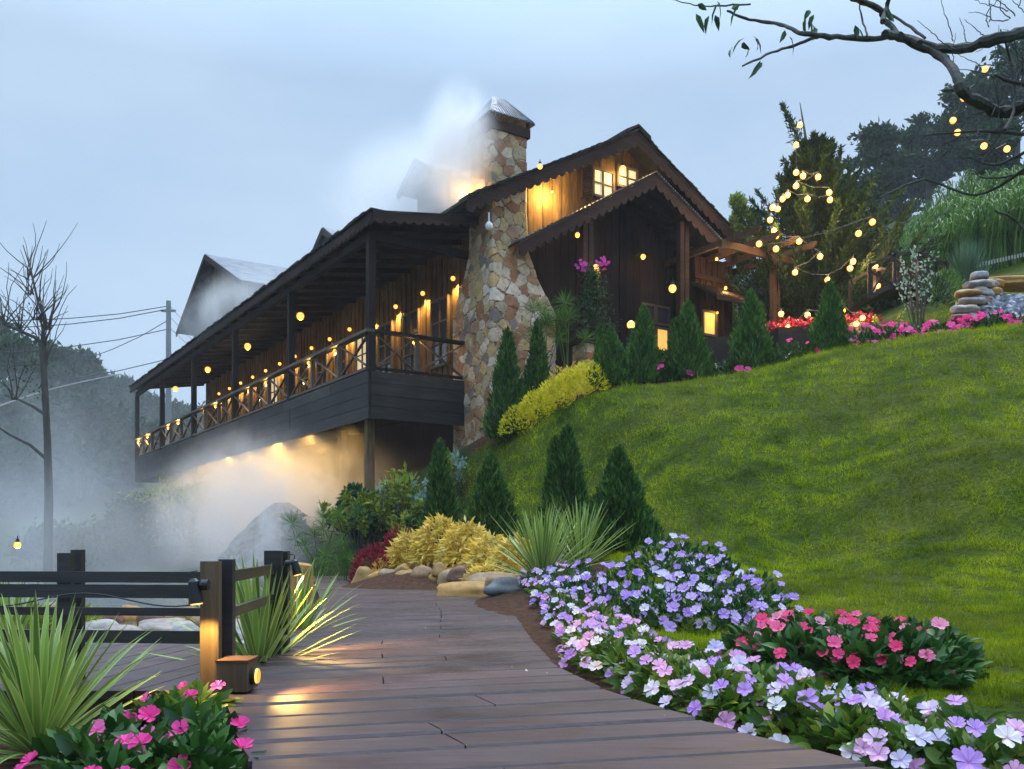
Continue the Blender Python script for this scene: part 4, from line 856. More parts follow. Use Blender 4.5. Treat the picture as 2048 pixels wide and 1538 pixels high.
# yellow hedge near chimney
for i, (px, Y) in enumerate(((1040,18.6),(1075,18.4),(1110,18.2),(1145,18.0),(1178,17.8))):
    t = empty('yellow_shrub', GY(px,Y), f'bright yellow leafy shrub, {labs[i]} of five from the left, below the porch pier', 'shrub', 'bright yellow shrubs below the porch'); mound_mb(.42,.36,.62,1000,.085,.036,inner=.78).build('foliage', M['yellow'], t)
for i, (px, Y) in enumerate(((1080,19.3),(1120,19.0),(1150,18.9))):
    t = empty('variegated_shrub', GY(px,Y), f'pinkish variegated shrub, {labs[i]} of three, behind the yellow shrubs', 'shrub', 'variegated shrubs behind the yellow shrubs'); mound_mb(.34,.3,.75,500,.09,.035).build('foliage', M['croton'], t)
# yellow plants beyond fence
for i, (px, Y) in enumerate(((10,8.4),(60,8.6),(105,8.2),(150,9.0))):
    t = empty('lime_shrub', pt(px,Y,-.35), f'lime yellow leafy shrub, {labs[i]} of four behind the left end of the fence', 'shrub', 'lime shrubs behind the fence'); mound_mb(.28,.25,.42,600,.10,.03,up=.6).build('foliage', M['lime'], t)
# flower beds ----------------------------------------------------------
BORD = [(1050,1190),(1110,1235),(1165,1275),(1180,1315),(1250,1345),(1330,1378),(1420,1412),(1520,1440),(1640,1470),(1760,1500),(1900,1528),(2040,1555)]
def lerp_pts(pts, step):
    w = [Vector((gp(*p)[1], gp(*p)[0])) for p in pts]; out = []; 
    for a, b in zip(w[:-1], w[1:]):
        n = max(1, round((b-a).length/step))
        for i in range(n): out.append(a.lerp(b, i/n))
    return out+[w[-1]]
bl = 'impatiens plant with mixed lilac, pink and white flowers in the border along the boardwalk'; bg_ = 'impatiens plants of the border along the boardwalk'
for i, p in enumerate(lerp_pts(BORD, .30)):
    for side in (0, 1):
        o = Vector(((.07 if p.y > 5.5 else .13)+side*.22+random.uniform(-.03,.03), random.uniform(-.04,.04)+side*.10)); q = p+o
        near = p.y < 6; h = random.uniform(.14,.18)+side*.01
        bedding_plant((q.x,q.y,max(gz(q.x,q.y),-.06)-.02), .175, h, 190 if near else 120, 'p_mixed', random.choice((8,9,10)) if near else 9, .041, bl, bg_)
bl2 = 'impatiens plant crowded with lilac flowers in the rounded bed on the lawn'; bg2 = 'lilac impatiens plants of the rounded bed on the lawn'
for px, Y in ((1150,8.6),(1200,8.2),(1250,7.9),(1300,7.6),(1350,7.5),(1400,7.4),(1450,7.5),(1500,7.6),(1530,7.9),(1180,9.2),(1240,8.8),(1300,8.5),(1360,8.3),(1420,8.2),(1475,8.2),(1515,8.5),(1330,9.4),(1390,9.2),(1450,9.0),(1290,9.8),(1320,10.3),(1370,10.0),(1420,9.7)):
    p = GY(px,Y); bedding_plant(p-Vector((0,0,.03)), .24, .30, 150, 'p_lilac', 9, .048, bl2, bg2, 'imp_dark')
bl3 = 'dark-leaved impatiens plant with coral pink flowers in the oval bed on the lawn'; bg3 = 'coral pink impatiens plants of the oval bed on the lawn'
for px, Y, n in ((1515,5.6,8),(1560,5.2,6),(1610,5.0,6),(1670,4.9,5),(1725,4.8,4),(1780,4.7,3),(1835,4.7,3),(1875,4.9,4),(1540,6.1,9),(1600,6.0,10),(1660,5.9,8),(1720,5.6,5),(1790,5.4,4),(1845,5.3,4)):
    p = GY(px,Y); bedding_plant(p-Vector((0,0,.03)), .22, .25, 240, 'p_pink', int(n*1.5), .040, bl3, bg3, 'imp_dark', .10, .045)
bl4 = 'impatiens plant with large hot pink flowers in the near left corner'; bg4 = 'hot pink impatiens plants in the near left corner'
for px, py in ((170,1530),(240,1500),(310,1480),(370,1465),(405,1490),(300,1550),(390,1545),(350,1440),(400,1425),(200,1590)):
    Y, x = gp(px, py+38, -.12); 
    if Y < 2.3: Y = 2.3
    bedding_plant((x, Y, -.14), .16, .175, 130, 'p_hot', random.choice((3,4,4)), .038, bl4, bg4, 'imp_dark' if py > 1470 else 'imp_leaf', .10, .048)
# pink border along the crest
bl5 = 'impatiens plant with pink flowers in the long bed along the top of the slope'; bg5 = 'pink impatiens plants along the top of the slope'
for px in list(range(1235,1480,34))+list(range(1540,1640,28))+list(range(1700,2060,24)):
    Y = float(np.interp(px, [c[0] for c in CREST], [c[2] for c in CREST]))+random.uniform(.35,1.0); p = GY(px, Y); few = px < 1650
    bedding_plant(p-Vector((0,0,.03)), .34, .40, 130, 'p_hot', random.choice((0,1,2)) if few else random.choice((4,6,7)), .085, bl5, bg5, 'imp_dark', .13, .055)
# planter with red flowers
def planter():
    t = empty('garden_planter', PX(1640,700,18.4), 'long dark timber planter full of red flowers right of the pergola post', 'planter'); o0 = t.location
    b = MB(); a = Vector(PX(1545,663,18.6))-o0; c = Vector(PX(1740,650,18.8))-o0; b.beam(a+Vector((0,0,-.35)), c+Vector((0,0,-.35)), .7, .7); b.build('planter_box', M['fascia_x'], t)
    m = MB(); n = 1500; s = rng.random(n); P = np.outer(1-s, np.array(a))+np.outer(s, np.array(c))+rng.normal(size=(n,3))*np.array([.1,.18,.05])+np.array([0,0,.05]); leaves_mb(m, P, unit(rng.normal(size=(n,3))+np.array([0,0,1])), .10, .06); m.build('red_flowers', M['red'], t)
    b = MB(); a = Vector(PX(1395,682,19.0))-o0; c = Vector(PX(1510,668,19.2))-o0; b.beam(a+Vector((0,0,-.3)), c+Vector((0,0,-.3)), .3, .6); b.build('planter_wall', M['fascia_x'], t)
planter()
# hanging flower vine on porch post
def vine():
    loc = H(PU-.05,5.05,5.5); t = empty('flowering_vine', loc, 'climbing vine with magenta flowers on the left porch post', 'plant'); m = MB(); n = 1500; z = rng.random(n)*1.7
    w = .10+.10*np.sin(z*2.2)**2+.12*(z < .5); P = np.stack([rng.normal(size=n)*w, rng.normal(size=n)*w-.08, z], 1); leaves_mb(m, P, unit(rng.normal(size=(n,3))+np.array([0,-.3,-.4])), .10, .045); m.build('leaves', M['dark_leaf'], t)
    for cx in (-.22,.22):
        for _ in range(16): add_flower(t, 'p_mag', (cx+random.gauss(0,.08), -.15+random.gauss(0,.06), 1.72+random.gauss(0,.07)+(.05 if cx > 0 else -.03)), .05, (random.gauss(0,.5),-1,.3))
vine(); wall_lamp(H(PU-.12,5.12,7.22), 'vine_lamp', 'bright bulb between the magenta flowers on the left porch post', 'lamps of the porch', 6, .075, 'bulb')
# lawn grass
def lawn():
    n = 420000; Y = np.exp(rng.uniform(math.log(4.2), math.log(19.5), n)); X = rng.uniform(-.1, .62, n)*Y; m = lawnmask(X, Y) > .5; X = X[m]; Y = Y[m]
    Z = gza(X, Y)+(.060*vnoise(X, Y, 3.2, 1)+.11*vnoise(X, Y, 1.1, 2)+.040*vnoise(X, Y, 7, 3)); n = len(X); P = np.stack([X,Y,Z-.005], 1); s = .6+.085*Y; cl = .5+.5*vnoise(X, Y, 17, 11)*2.0; cl = np.clip(cl, 0, 1); kk = rng.random(len(X)) < (.15+.85*cl)*1.05; X, Y, Z, s, cl = X[kk], Y[kk], Z[kk], s[kk], cl[kk]; n = len(X); P = np.stack([X,Y,Z-.005], 1)
    D = unit(rng.normal(size=(n,3))*.55+np.stack([.5*vnoise(X,Y,9,21), -.15+.5*vnoise(X,Y,9,22), np.full(n,.8)],1)); mb = MB(); L = .046*s*(.25+1.2*cl)*rng.uniform(.6,1.3,n); W_ = .0065*s
    A = unit(np.cross(D, rng.normal(size=(n,3)))); v = np.stack([P-A*W_[:,None]*.5, P+A*W_[:,None]*.5, P+D*L[:,None]], 1).reshape(-1,3); mb.add(v, np.arange(n*3).reshape(-1,3))
    t = NT('lawn_grass_blades', .8, .15); g = t.N('ShaderNodeNewGeometry'); nn = t.noise(t.coord('Object'), 1.3, 5, .6); n3 = t.noise(t.coord('Object'), .45, 3)
    c = t.ramp(nn, [(.3, (.075,.14,.002)), (.5, (.25,.34,.004)), (.7, (.46,.52,.007))]); c = t.mix(t.ramp(n3, [(.42, 0), (.68, .6)]), c, (.17,.18,.025)); c = t.mix(1, c, t.ramp(g.outputs['Random Per Island'], [(0,.6),(1,1.4)]), 'MULTIPLY'); t.base(c)
    tr = t.N('ShaderNodeBsdfTranslucent'); t.L(c, tr.inputs[0]); mx = t.N('ShaderNodeMixShader'); mx.inputs[0].default_value = .3; t.L(t.b.outputs[0], mx.inputs[1]); t.L(tr.outputs[0], mx.inputs[2]); t.L(mx.outputs[0], t.o.inputs[0])
    tag(mb.build('lawn_grass', t.m), 'short bright green lawn grass covering the slope', 'grass', kind='stuff')
lawn()
#==RIGHT SIDE==
def ragged_conifer():
    b = GY(1630, 25.0); k = b.y/FPX; h = EYE+(HOR-205)*k-b.z; t = empty('ragged_conifer', b, 'tall ragged juniper hung with warm string lights right of the pergola', 'conifer')
    tr = MB(); fo = MB(); tr.tube([(0,0,-.1),(.05,0,h*.5),(-.25,0,h*.85),(-.42,0,h)], [.11,.08,.04,.01], 8)
    def spray(p0, d, L, w, n):
        pts = [Vector(p0)]; dd = Vector(d).normalized()
        for i in range(7): dd = (dd+Vector((random.gauss(0,.07),random.gauss(0,.07),.10))).normalized(); pts.append(pts[-1]+dd*L/7)
        tr.tube(pts, [.022*(1-i/8)+.004 for i in range(8)], 5, False); A = np.array([tuple(q) for q in pts]); s = rng.random(n)*6.99; i0 = s.astype(int); fr = (s-i0)[:,None]; P = A[i0]*(1-fr)+A[i0+1]*fr
        tap = w*(1-s/7.6)[:,None]; P = P+rng.normal(size=(n,3))*tap; D = unit(rng.normal(size=(n,3))*.55+np.array(tuple(dd))*1.1); leaves_mb(fo, P, D, .17*rng.uniform(.5,1.3,n), .046)
    for i in range(250):
        z = h*random.uniform(.03,.80)**1.1; az = random.uniform(0,6.28); L = max(.55, 3.9-4.5*z/h)*random.uniform(.55,1.05)*(h/6.2); up = .30+.75*z/h; spray((.05*math.cos(az),0,z), (math.cos(az),math.sin(az),up), L, .13, 330)
    spray((-.1,0,h*.72), (-.22,0,1), h*.30, .15, 500); spray((.1,0,h*.52), (.50,0,1), h*.34, .10, 420); spray((.15,0,h*.45), (.75,0,1), h*.34, .10, 420)
    tr.build('trunk', M['bark'], t); fo.build('crown', M['big_con'], t); return t
ragged_conifer()
def bulb_string(name, pts, label, Yoff=0, r=.075, e=0, sag=True):
    t = empty(name, pts[0], label, 'string lights', 'strings of warm bulbs'); o0 = Vector(pts[0]); w = MB(); prev = None
    for p in pts:
        q = Vector(p)-o0; MB().sphere(q, r, 10, 7).build('bulb', M['bulb'], t, True); c = MB(); w.tube([q+Vector((0,0,r*.8)), q+Vector((0,0,r*1.8))], r*.35, 6)
        if prev is not None:
            m_ = (prev+q)/2+Vector((0,0,-.08)); w.tube([prev+Vector((0,0,r*1.8)), m_+Vector((0,0,r*1.8)), q+Vector((0,0,r*1.8))], .006, 4, False)
        prev = q
        if e: light('lamp_light', q+Vector((0,-r-.04,0)), e, t, .05, (1,.62,.25))
    w.build('cable', M['wire'], t); return t
bulb_string('string_lights', [PX(x,y,23.0) for x,y in ((1600,250),(1592,290),(1592,345),(1606,352),(1636,354),(1592,372),(1658,385),(1660,400),(1615,398),(1575,390),(1565,398),(1555,418))], 'string of warm bulbs wound around the upper juniper', e=16)
bulb_string('string_lights', [PX(x,y,22.6) for x,y in ((1545,415),(1540,440),(1548,462),(1552,472),(1598,483),(1640,513),(1590,545),(1655,560),(1706,523),(1700,537),(1750,533),(1755,572))], 'string of warm bulbs around the lower juniper beside the pergola', e=20)
bulb_string('string_lights', [PX(x,y,18.4) for x,y in ((1562,628),(1575,655),(1615,630),(1685,621),(1725,636),(1712,648))], 'low string of warm bulbs along the red flower planter', e=14, r=.06)
bulb_string('string_lights', [PX(x,y,9.5) for x,y in ((1970,138),(1927,196),(1906,241),(1915,265),(1968,292),(2014,298))], 'string of warm bulbs hanging in the bare tree at the upper right', e=0, r=.035)
bulb_string('string_lights', [PX(x,y,21) for x,y in ((1518,488),(1552,498),(1745,444),(1717,467))], 'few warm bulbs strung from the pergola rafters towards the bridge', e=2)
# bare overhanging tree (its trunk stands outside the right edge)
def bare_tree():
    D = 6.5; t = empty('overhanging_tree', pt(2420,D,gz(1396/FPX*D,D)), 'nearly leafless tree reaching its gnarled branches into the upper right sky', 'tree'); o0 = t.location; m = MB()
    def br(pts, r0, r1, Y=D, wob=.3, sub_=2):
        P = [Vector(PX(x,y,Y+wob*math.sin(i*1.3)))-o0 for i,(x,y) in enumerate(pts)]; fine = []
        for i in range(len(P)-1):
            a = P[max(i-1,0)]; b = P[i]; c = P[i+1]; d = P[min(i+2,len(P)-1)]
            for j in range(5):
                s = j/5; q = .5*((2*b)+(c-a)*s+(2*a-5*b+4*c-d)*s*s+(3*b-a-3*c+d)*s**3); fine.append(q+Vector((random.gauss(0,.0035),0,random.gauss(0,.0035))))
        fine.append(P[-1]); n = len(fine); m.tube(fine, [(r0+(r1-r0)*i/(n-1))*random.uniform(.86,1.14) for i in range(n)], 8)
    m.tube([(0,0,-.2),(0,0,1.4),Vector(PX(2330,420,D))-o0,Vector(PX(2200,250,D))-o0], [.16,.13,.10,.07], 10)
    br([(2420,560),(2300,60),(2160,30),(2048,66),(1980,80),(1920,98),(1860,92),(1800,75),(1770,68)], .05, .026)
    br([(1840,86),(1800,73),(1735,77),(1660,73),(1600,65),(1560,48),(1500,40),(1455,22)], .026, .008)
    br([(1635,72),(1590,90),(1545,105),(1485,132)], .014, .006); br([(1800,72),(1770,40),(1755,15),(1690,-10),(1620,-30)], .022, .014)
    br([(1700,-5),(1745,15),(1800,40),(1850,76)], .012, .010); br([(1735,72),(1725,40),(1718,5)], .008, .005); br([(1765,45),(1772,15),(1785,-20)], .02, .015)
    br([(1500,8),(1440,12),(1390,10),(1330,-4)], .007, .003); br([(1800,72),(1850,98),(1890,118),(1912,150),(1925,185),(1960,205),(2000,225),(2048,212),(2140,160),(2250,180)], .024, .050)
    br([(1935,180),(1885,181)], .016, .010); br([(1990,150),(2048,168),(2120,160)], .008, .02); 
    for pts in ([(1760,395),(1850,360),(1950,390),(2060,330)],[(1930,310),(1990,330),(2060,300)],[(1960,355),(2020,352),(2070,340)],[(1850,270),(1950,262),(2060,270)],[(1990,420),(2030,440),(2070,480)],[(2000,60),(2020,120),(2030,210),(2010,260)]): br(pts, .006, .012)
    for i in range(34):
        x0 = random.uniform(1900,2090); y0 = random.uniform(10,330); a = random.uniform(-.9,.9)+(-math.pi/2 if random.random() < .5 else math.pi); L = random.uniform(50,110); pts = [(x0,y0)]
        for j in range(3): a += random.gauss(0,.35); pts.append((pts[-1][0]+math.cos(a)*L/3, pts[-1][1]+math.sin(a)*L/3))
        br(pts, .0045, .0015, wob=.1)
    m.build('branches', M['bark_pale'], t); f = MB()
    P = [PX(x,y,D) for x,y in ((1490,75),(1510,78),(1465,95),(1525,125),(1612,35),(1625,50),(1570,60),(1480,10),(1440,4),(1395,8),(1430,30),(1620,20),(1770,20),(1710,50))]
    P = np.array([tuple(Vector(p)-o0) for p in P]); P = np.concatenate([P, P+rng.normal(size=P.shape)*.03]); Dr = unit(np.stack([rng.normal(size=len(P))*.6, rng.normal(size=len(P))*.3, -np.ones(len(P))*.8], 1)); leaves8(f, P, Dr, .12*rng.uniform(.6,1.2,len(P)), .042, .5); f.build('leaves', M['dark_leaf'], t)
bare_tree()
# background trees on the right
def tree(name, loc, h, r, label, cat='tree', group=None, nc=26, nl=260, ll=.5, lw=.24, mat='far_tree', zc=.62, trunkr=.22, flat=.55, low=.3):
    t = empty(name, loc, label, cat, group); tr = MB(); fo = MB(); tr.tube([(0,0,-.5),(.1,0,h*.4),(-.1,.1,h*.75),(0,0,h*.95)], [trunkr,trunkr*.8,trunkr*.5,trunkr*.15], 8)
    for i in range(nc):
        z = h*(low+(1-low)*random.random()**.8); k = math.sin(math.pi*min(1,max(.12,(z/h-low*.7)/(1.06-low*.7)))) ; az = random.uniform(0,6.28); q = r*k*random.uniform(.35,1); c = Vector((math.cos(az)*q, math.sin(az)*q, z))
        tr.tube([(0,0,max(.2,z-q*.5)), (c*.5)+Vector((0,0,z*.5-q*.15)), c], [trunkr*.3,trunkr*.2,.02], 5, False)
        cr = r*random.uniform(.18,.36); P = np.array(tuple(c))+rng.normal(size=(nl,3))*np.array([cr,cr,cr*flat])*.6; leaves_mb(fo, P, unit(rng.normal(size=(nl,3))+np.array([0,0,.3])), ll*rng.uniform(.5,1.2,nl), lw)
    tr.build('trunk', M['bark'], t); fo.build('crown', M[mat], t); return t
def tree_px(name, px, py_top, Y, wpx, label, group, **k):
    b = GY(px, Y); h = EYE+(HOR-py_top)/FPX*Y-b.z; return tree(name, b, h, wpx/2/FPX*Y, label, group=group, **k)
GR = 'trees on the hill at the right'
for i, (px, pt2, Y, w, lab) in enumerate(((1760,268,52,130,'airy dark tree with see-through crown just right of the juniper'),(1855,238,54,120,'dark round-crowned tree in the middle of the hilltop trees'),(1940,170,50,150,'tall dark tree behind the hanging bulbs'),
        (2030,105,48,170,'tallest dark tree at the right edge of the picture'),(1800,320,58,120,'lower dark tree behind the see-through one'),(1720,380,56,110,'low bushy tree at the foot of the hilltop trees'),(1995,260,44,120,'bushy dark tree above the tall grass bank'))):
    tree_px('hill_tree', px, pt2, Y, w, lab, GR, nc=26 if i != 0 else 20, nl=170, ll=.46, lw=.20, flat=.38, low=.42 if i < 4 else .1)
for i, (px, pt2, Y, w, lab, m_) in enumerate(((1505,425,30,70,'bright green bush peeking over the roof beside the juniper','dark_leaf'),(1475,400,31,60,'thin leafy sapling peeking over the lower right roof edge','lime'),(1560,500,27,90,'dark bush behind the pergola','dark_leaf'),(1700,500,26,110,'dark green bush right of the juniper','dark_leaf'),(1760,480,27,110,'leafy bush behind the arched footbridge','dark_leaf'),(1520,560,27.5,80,'dark bush filling the space under the pergola','dark_leaf'),(1690,590,24,90,'dark bush right of the lower string lights','big_con'))):
    tree_px('bush', px, pt2, Y, w, lab, 'bushes behind the pergola and bridge', nc=22, nl=200, ll=.20, lw=.09, mat=m_, low=.03, trunkr=.06, flat=.8)
# tall grass bank
def tall_grass():
    n = 26000; px = rng.uniform(1700,2300,n); Y = rng.uniform(27,36,n); X = (px-1024)/FPX*Y; Z = gza(X, Y); mb = MB(); k = np.clip((px-1700)/200, .35, 1); h = 2.5*k*rng.uniform(.6,1.15,n)*(.8+.3*vnoise(X,Y,.9,5)); az = rng.uniform(0,6.28,n); out = .35*h*rng.uniform(.4,1.3,n); d = np.stack([np.cos(az), np.sin(az)-.3, np.zeros(n)], 1); s = np.stack([-np.sin(az), np.cos(az), np.zeros(n)], 1); P = np.stack([X,Y,Z], 1); up = np.array([0,0,1.]); w = .05
    q = [P-s*w/2, P+s*w/2, P+up*h[:,None]*.6+d*out[:,None]*.25+s*w/2, P+up*h[:,None]*.6+d*out[:,None]*.25-s*w/2, P+up*h[:,None]*.98+d*out[:,None]*.7+s*w*.3, P+up*h[:,None]*.98+d*out[:,None]*.7-s*w*.3, P+up*h[:,None]*.82+d*out[:,None]*1.35]
    v = np.stack(q, 1).reshape(-1,3); i = np.arange(n)[:,None]*7; mb.f.append(np.concatenate([i+np.array([[0,1,2,3]]), i+np.array([[3,2,4,5]])])); mb.f.append(i+np.array([[5,4,6]])); mb.v.append(v); mb.n += len(v)
    tag(mb.build('tall_grass', M['grassy']), 'bank of tall arching green grass above the upper lawn', 'grass', kind='stuff')
tall_grass()
# arched footbridge
def bridge():
    t = empty('arched_footbridge', PX(1815,595,21.5), 'dark arched garden footbridge with lattice railings right of the juniper', 'footbridge'); o0 = t.location; k = 21.5/FPX
    def a(px, dz, dy=0): s = (px-1815)/75; return Vector(((px-1815)*k, dy, .30*(1-s*s)+dz))
    xs_ = list(range(1735,1896,10)); m = MB()
    for p, q in zip(xs_[:-1], xs_[1:]): m.beam(a(p,0,.5), a(q,0,.5), 1.2, .10)
    m.build('deck', M['fascia_x'], t); m = MB()
    for dy in (-.1, 1.1):
        m = MB()
        for p, q in zip(xs_[:-1], xs_[1:]): m.beam(a(p,.72,dy), a(q,.72,dy), .07, .07)
        for p in xs_[::5]: m.beam(a(p,0,dy), a(p,.78,dy), .07, .07, (0,1,0))
        m.build('handrail', M['fascia_x'], t)
    m = MB()
    for i in range(0, len(xs_)-5, 5): m.beam(a(xs_[i],.05,-.1), a(xs_[i+5],.68,-.1), .04, .05); m.beam(a(xs_[i],.68,-.06), a(xs_[i+5],.05,-.06), .04, .05)
    m.build('lattice', M['trim'], t)
bridge()
def shed_roof():
    t = empty('garden_shelter', PX(1720,470,29), 'dark low pitched garden shelter roof behind the juniper', 'shelter'); m = MB(); k = 29/FPX
    m.prism([(-30*k,0),(5*k,.45),(85*k,.1),(85*k,-.02),(5*k,.33),(-30*k,-.12)], 'y', 0, 2.4); m.build('roof', M['roof'], t); m = MB()
    for x in (-20*k, 75*k): m.box(x,x+.12,.2,.32,-2.2,-.0)
    m.build('post', M['beam'], t)
shed_roof()
# rock cascade
def cascade():
    c = PX(2050,645,16.6); c.z = gz(c.x, c.y)
    for i in range(26):
        row = i//5; p = PX(1944+row*5+random.uniform(-7,7)+(i%5)*11-16, 636-row*17, 16.4+.12*row+(i%5)*.12); rock('cascade_stone', p-Vector((0,0,.08)), (random.uniform(.16,.26),.2,.15), M['rock_grey'] if i % 3 else M['rock_warm'], 'flat rounded stone stacked at the left side of the small waterfall', 'stone', 'stones stacked beside the small waterfall', random.uniform(-.4,.4))
    t = empty('waterfall', PX(2043,650,16.2), 'small foaming white waterfall at the right edge above the pink border', 'waterfall'); m = MB(); nx, nz = 26, 26; vs = []
    for j in range(nz):
        s = j/(nz-1)
        for i in range(nx): x = i/(nx-1)*2.0-.45-.35*(1-s)*.4; vs.append((x, .8*s+.05*random.random()-.12*math.sin(i*1.9+j*1.1), .05+.72*s+.035*random.random()))
    idx = np.arange(nx*nz).reshape(nz,nx); m.add(vs, np.stack([idx[:-1,:-1],idx[:-1,1:],idx[1:,1:],idx[1:,:-1]],-1).reshape(-1,4)); mt = NT('white_water', .45, .4); v = mt.coord('Object',(1,1,.5)); n = mt.noise(v, 9, 5, .6); mt.base(mt.ramp(n, [(.38,(.20,.20,.24)),(.62,(.75,.75,.80))])); mt.bump(n,.7,.05); m.build('falling_water', mt.m, t, True)
    rock('flat_rock', PX(2045,575,17.6), (.9,.4,.18), M['rock_warm'], 'reddish flat rock over which the small waterfall runs')
    b = MB(); b.box(-.6,2,.85,1.2,-.2,.75); b.build('backing_wall', M['stone'], t)
cascade()
t = empty('broom_shrub', GY(1935,23.0), 'upright blue-green grassy shrub above the rock cascade', 'shrub'); mb, e = blade_set(240, .95, .03, 40, 88, .1, 4, base_r=.16); mb.build('blades', M['broom'], t)
for px, Y, l in ((1895,20.5,'lime green leafy shrub below the blue-green shrub'),(1870,19.8,'dark green fern-like shrub left of the rock cascade')):
    t = empty('garden_shrub', GY(px,Y), l, 'shrub'); mound_mb(.35,.3,.7,500,.16,.03,up=.6).build('foliage', M['grassy'] if px > 1880 else M['dark_leaf'], t)
stem_shrub('pale_sapling', GY(1838,18.6), 14, 2.0, .55, 'silver', .10, .05, 16, 'thin pale sapling with small whitish leaves in front of the footbridge', 'sapling', top=.35)
stem_shrub('pale_sapling', GY(1780,18.4), 9, .8, .5, 'lime', .08, .04, 14, 'low thin sapling with yellowish leaf tips above the pink border', 'sapling', top=.5)
def picket():
    t = empty('picket_edging', PX(1860,545,25.5), 'low white picket edging along the upper lawn', 'fence'); o0 = t.location; m = MB()
    for i in range(34):
        px = 1862+i*5.8; py = np.interp(px, [1860,2048,2100], [545,503,492]); p = PX(px, py, 25.5+i*.03)-o0; m.box(p.x-.02,p.x+.02,p.y,p.y+.02,p.z-.15,p.z-.03)
    m.build('pickets', plain('weathered_white_paint', (.40,.40,.36), .7), t)
picket()
#==LEFT SIDE==
def pole():
    t = empty('utility_pole', GY(337,62), 'grey concrete utility pole carrying wires behind the verandah roof', 'utility pole'); o0 = t.location; top = EYE+(HOR-602)/FPX*62-o0.z
    MB().tube([(0,0,-1),(0,0,top)], [.24,.17], 8).build('pole', M['concrete'], t); b = MB(); b.box(-.5,.5,-.06,.06,top-.75,top-.6); b.build('crossarm', M['concrete'], t); w = MB()
    for ye, yp, xe, Ye in ((638,612,-60,60),(655,618,-60,60),(706,658,-60,62),(728,640,130,70),(775,718,-60,62)):
        a = Vector(pt(337,62,0)); a.z = EYE+(HOR-yp)/FPX*62; e = Vector(PX(xe,ye,Ye)); m_ = (a+e)/2+Vector((0,0,-.4)); w.tube([a-o0,(a+m_)/2-o0-Vector((0,0,.12)),m_-o0,(e+m_)/2-o0-Vector((0,0,.12)),e-o0], .03, 4, False)
    for dx in (0, 1, 2): a = Vector(PX(340,612+dx*22,62)); e = Vector(PX(400+dx*4,680+dx*20,50)); w.tube([a-o0,e-o0], .022, 4, False)
    w.build('wires', M['wire'], t)
pole()
def low_wire():
    t = empty('overhead_cable', PX(-60,835,24), 'thick pale cable sagging across the misty valley at the left', 'cable'); o0 = t.location; m = MB(); pts = [PX(-60+i*30, 835-9*i-1.4*math.sin(i*.35)*6, 24+i*2.2)-o0 for i in range(11)]; m.tube(pts, .03, 5); m.build('cable', M['concrete'], t)
low_wire()
def bare_tree_left():
    b = GY(95, 24); t = empty('bare_tree', b, 'bare leafless tree standing in the mist at the left', 'tree'); m = MB(); o0 = b
    def q(px, py, d=0): return Vector(PX(px,py,24+d))-o0
    m.tube([Vector((0,0,-.3)), q(98,1000), q(95,880), q(90,780), q(84,680)], [.13,.11,.09,.085,.08], 9)
    def br(p, r0, r1, d=0): m.tube([q(x,y,d*i/len(p)) for i,(x,y) in enumerate(p)], [r0+(r1-r0)*i/(len(p)-1) for i in range(len(p))], 6)
    br([(86,690),(70,675),(40,662),(12,650),(-10,620)], .06, .03); br([(92,830),(70,815),(40,800),(10,790)], .05, .02, 1); br([(95,920),(60,890),(20,870),(-10,850)], .05, .02, -1); br([(85,685),(90,640),(75,600),(62,540),(46,490)], .05, .010); br([(84,700),(100,660),(108,610),(112,560)], .03, .008)
    for i in range(75):
        x0, y0 = random.choice(((86,690),(75,640),(60,590),(40,662),(12,650),(95,660),(60,560),(90,730),(30,800))); a = -math.pi/2+random.gauss(0,.38); L = random.uniform(50,150); pts = [(x0+random.uniform(-8,8),y0)]
        for j in range(5): a += random.gauss(0,.18); pts.append((pts[-1][0]+math.cos(a)*L/5, pts[-1][1]+math.sin(a)*L/5))
        br(pts, .018, .005, random.uniform(-1,1))
    m.build('trunk', M['bark'], t); f = MB(); P = np.array([tuple(q(random.uniform(0,110),random.uniform(610,800))) for _ in range(160)]); leaves_mb(f, P, unit(rng.normal(size=P.shape)), .10, .05); f.build('leaves', M['dark_leaf'], t)
bare_tree_left()
GL = 'misty trees on the valley side at the left'
for i, (px, pt2, Y, w) in enumerate(((-40,640,70,190),(30,690,66,150),(110,700,72,150),(165,715,78,120),(210,765,84,110),(250,770,90,110),(60,790,60,190),(150,800,64,170),(300,800,95,150),(-20,780,56,180),(230,830,70,160),(360,820,100,160),(100,870,50,190),(190,890,54,160),(0,900,46,190),(430,830,110,180),(300,860,80,170))):
    tree_px('valley_tree', px, pt2, Y, w, 'hazy dark tree on the valley side behind the bare tree', GL, nc=30, nl=170, ll=.75, lw=.36, low=.08)
for i, (px, pt2, Y, w, m_, lb) in enumerate(((330,985,33,150,'lime','bright green shrub on the bank under the far end of the verandah'),(400,975,31,140,'lime','tall lime green shrub left of the spray mound'),(270,1010,32,140,'dark_leaf','misty green shrub at the far left of the pond bank'),(210,1060,30,140,'dark_leaf','low misty shrub by the pond below the bare tree'),(120,1070,28,160,'dark_leaf','low misty shrub left of the pond'),(720,985,19.5,80,'dark_leaf','dense shrub behind the papyrus'),(600,1040,21,80,'dark_leaf','shrub right of the spray mound'))):
    tree_px('bank_shrub', px, pt2, Y, w, lb, 'shrubs along the pond bank', nc=20, nl=200, ll=.22, lw=.10, mat=m_, low=.05, trunkr=.05, flat=.8)
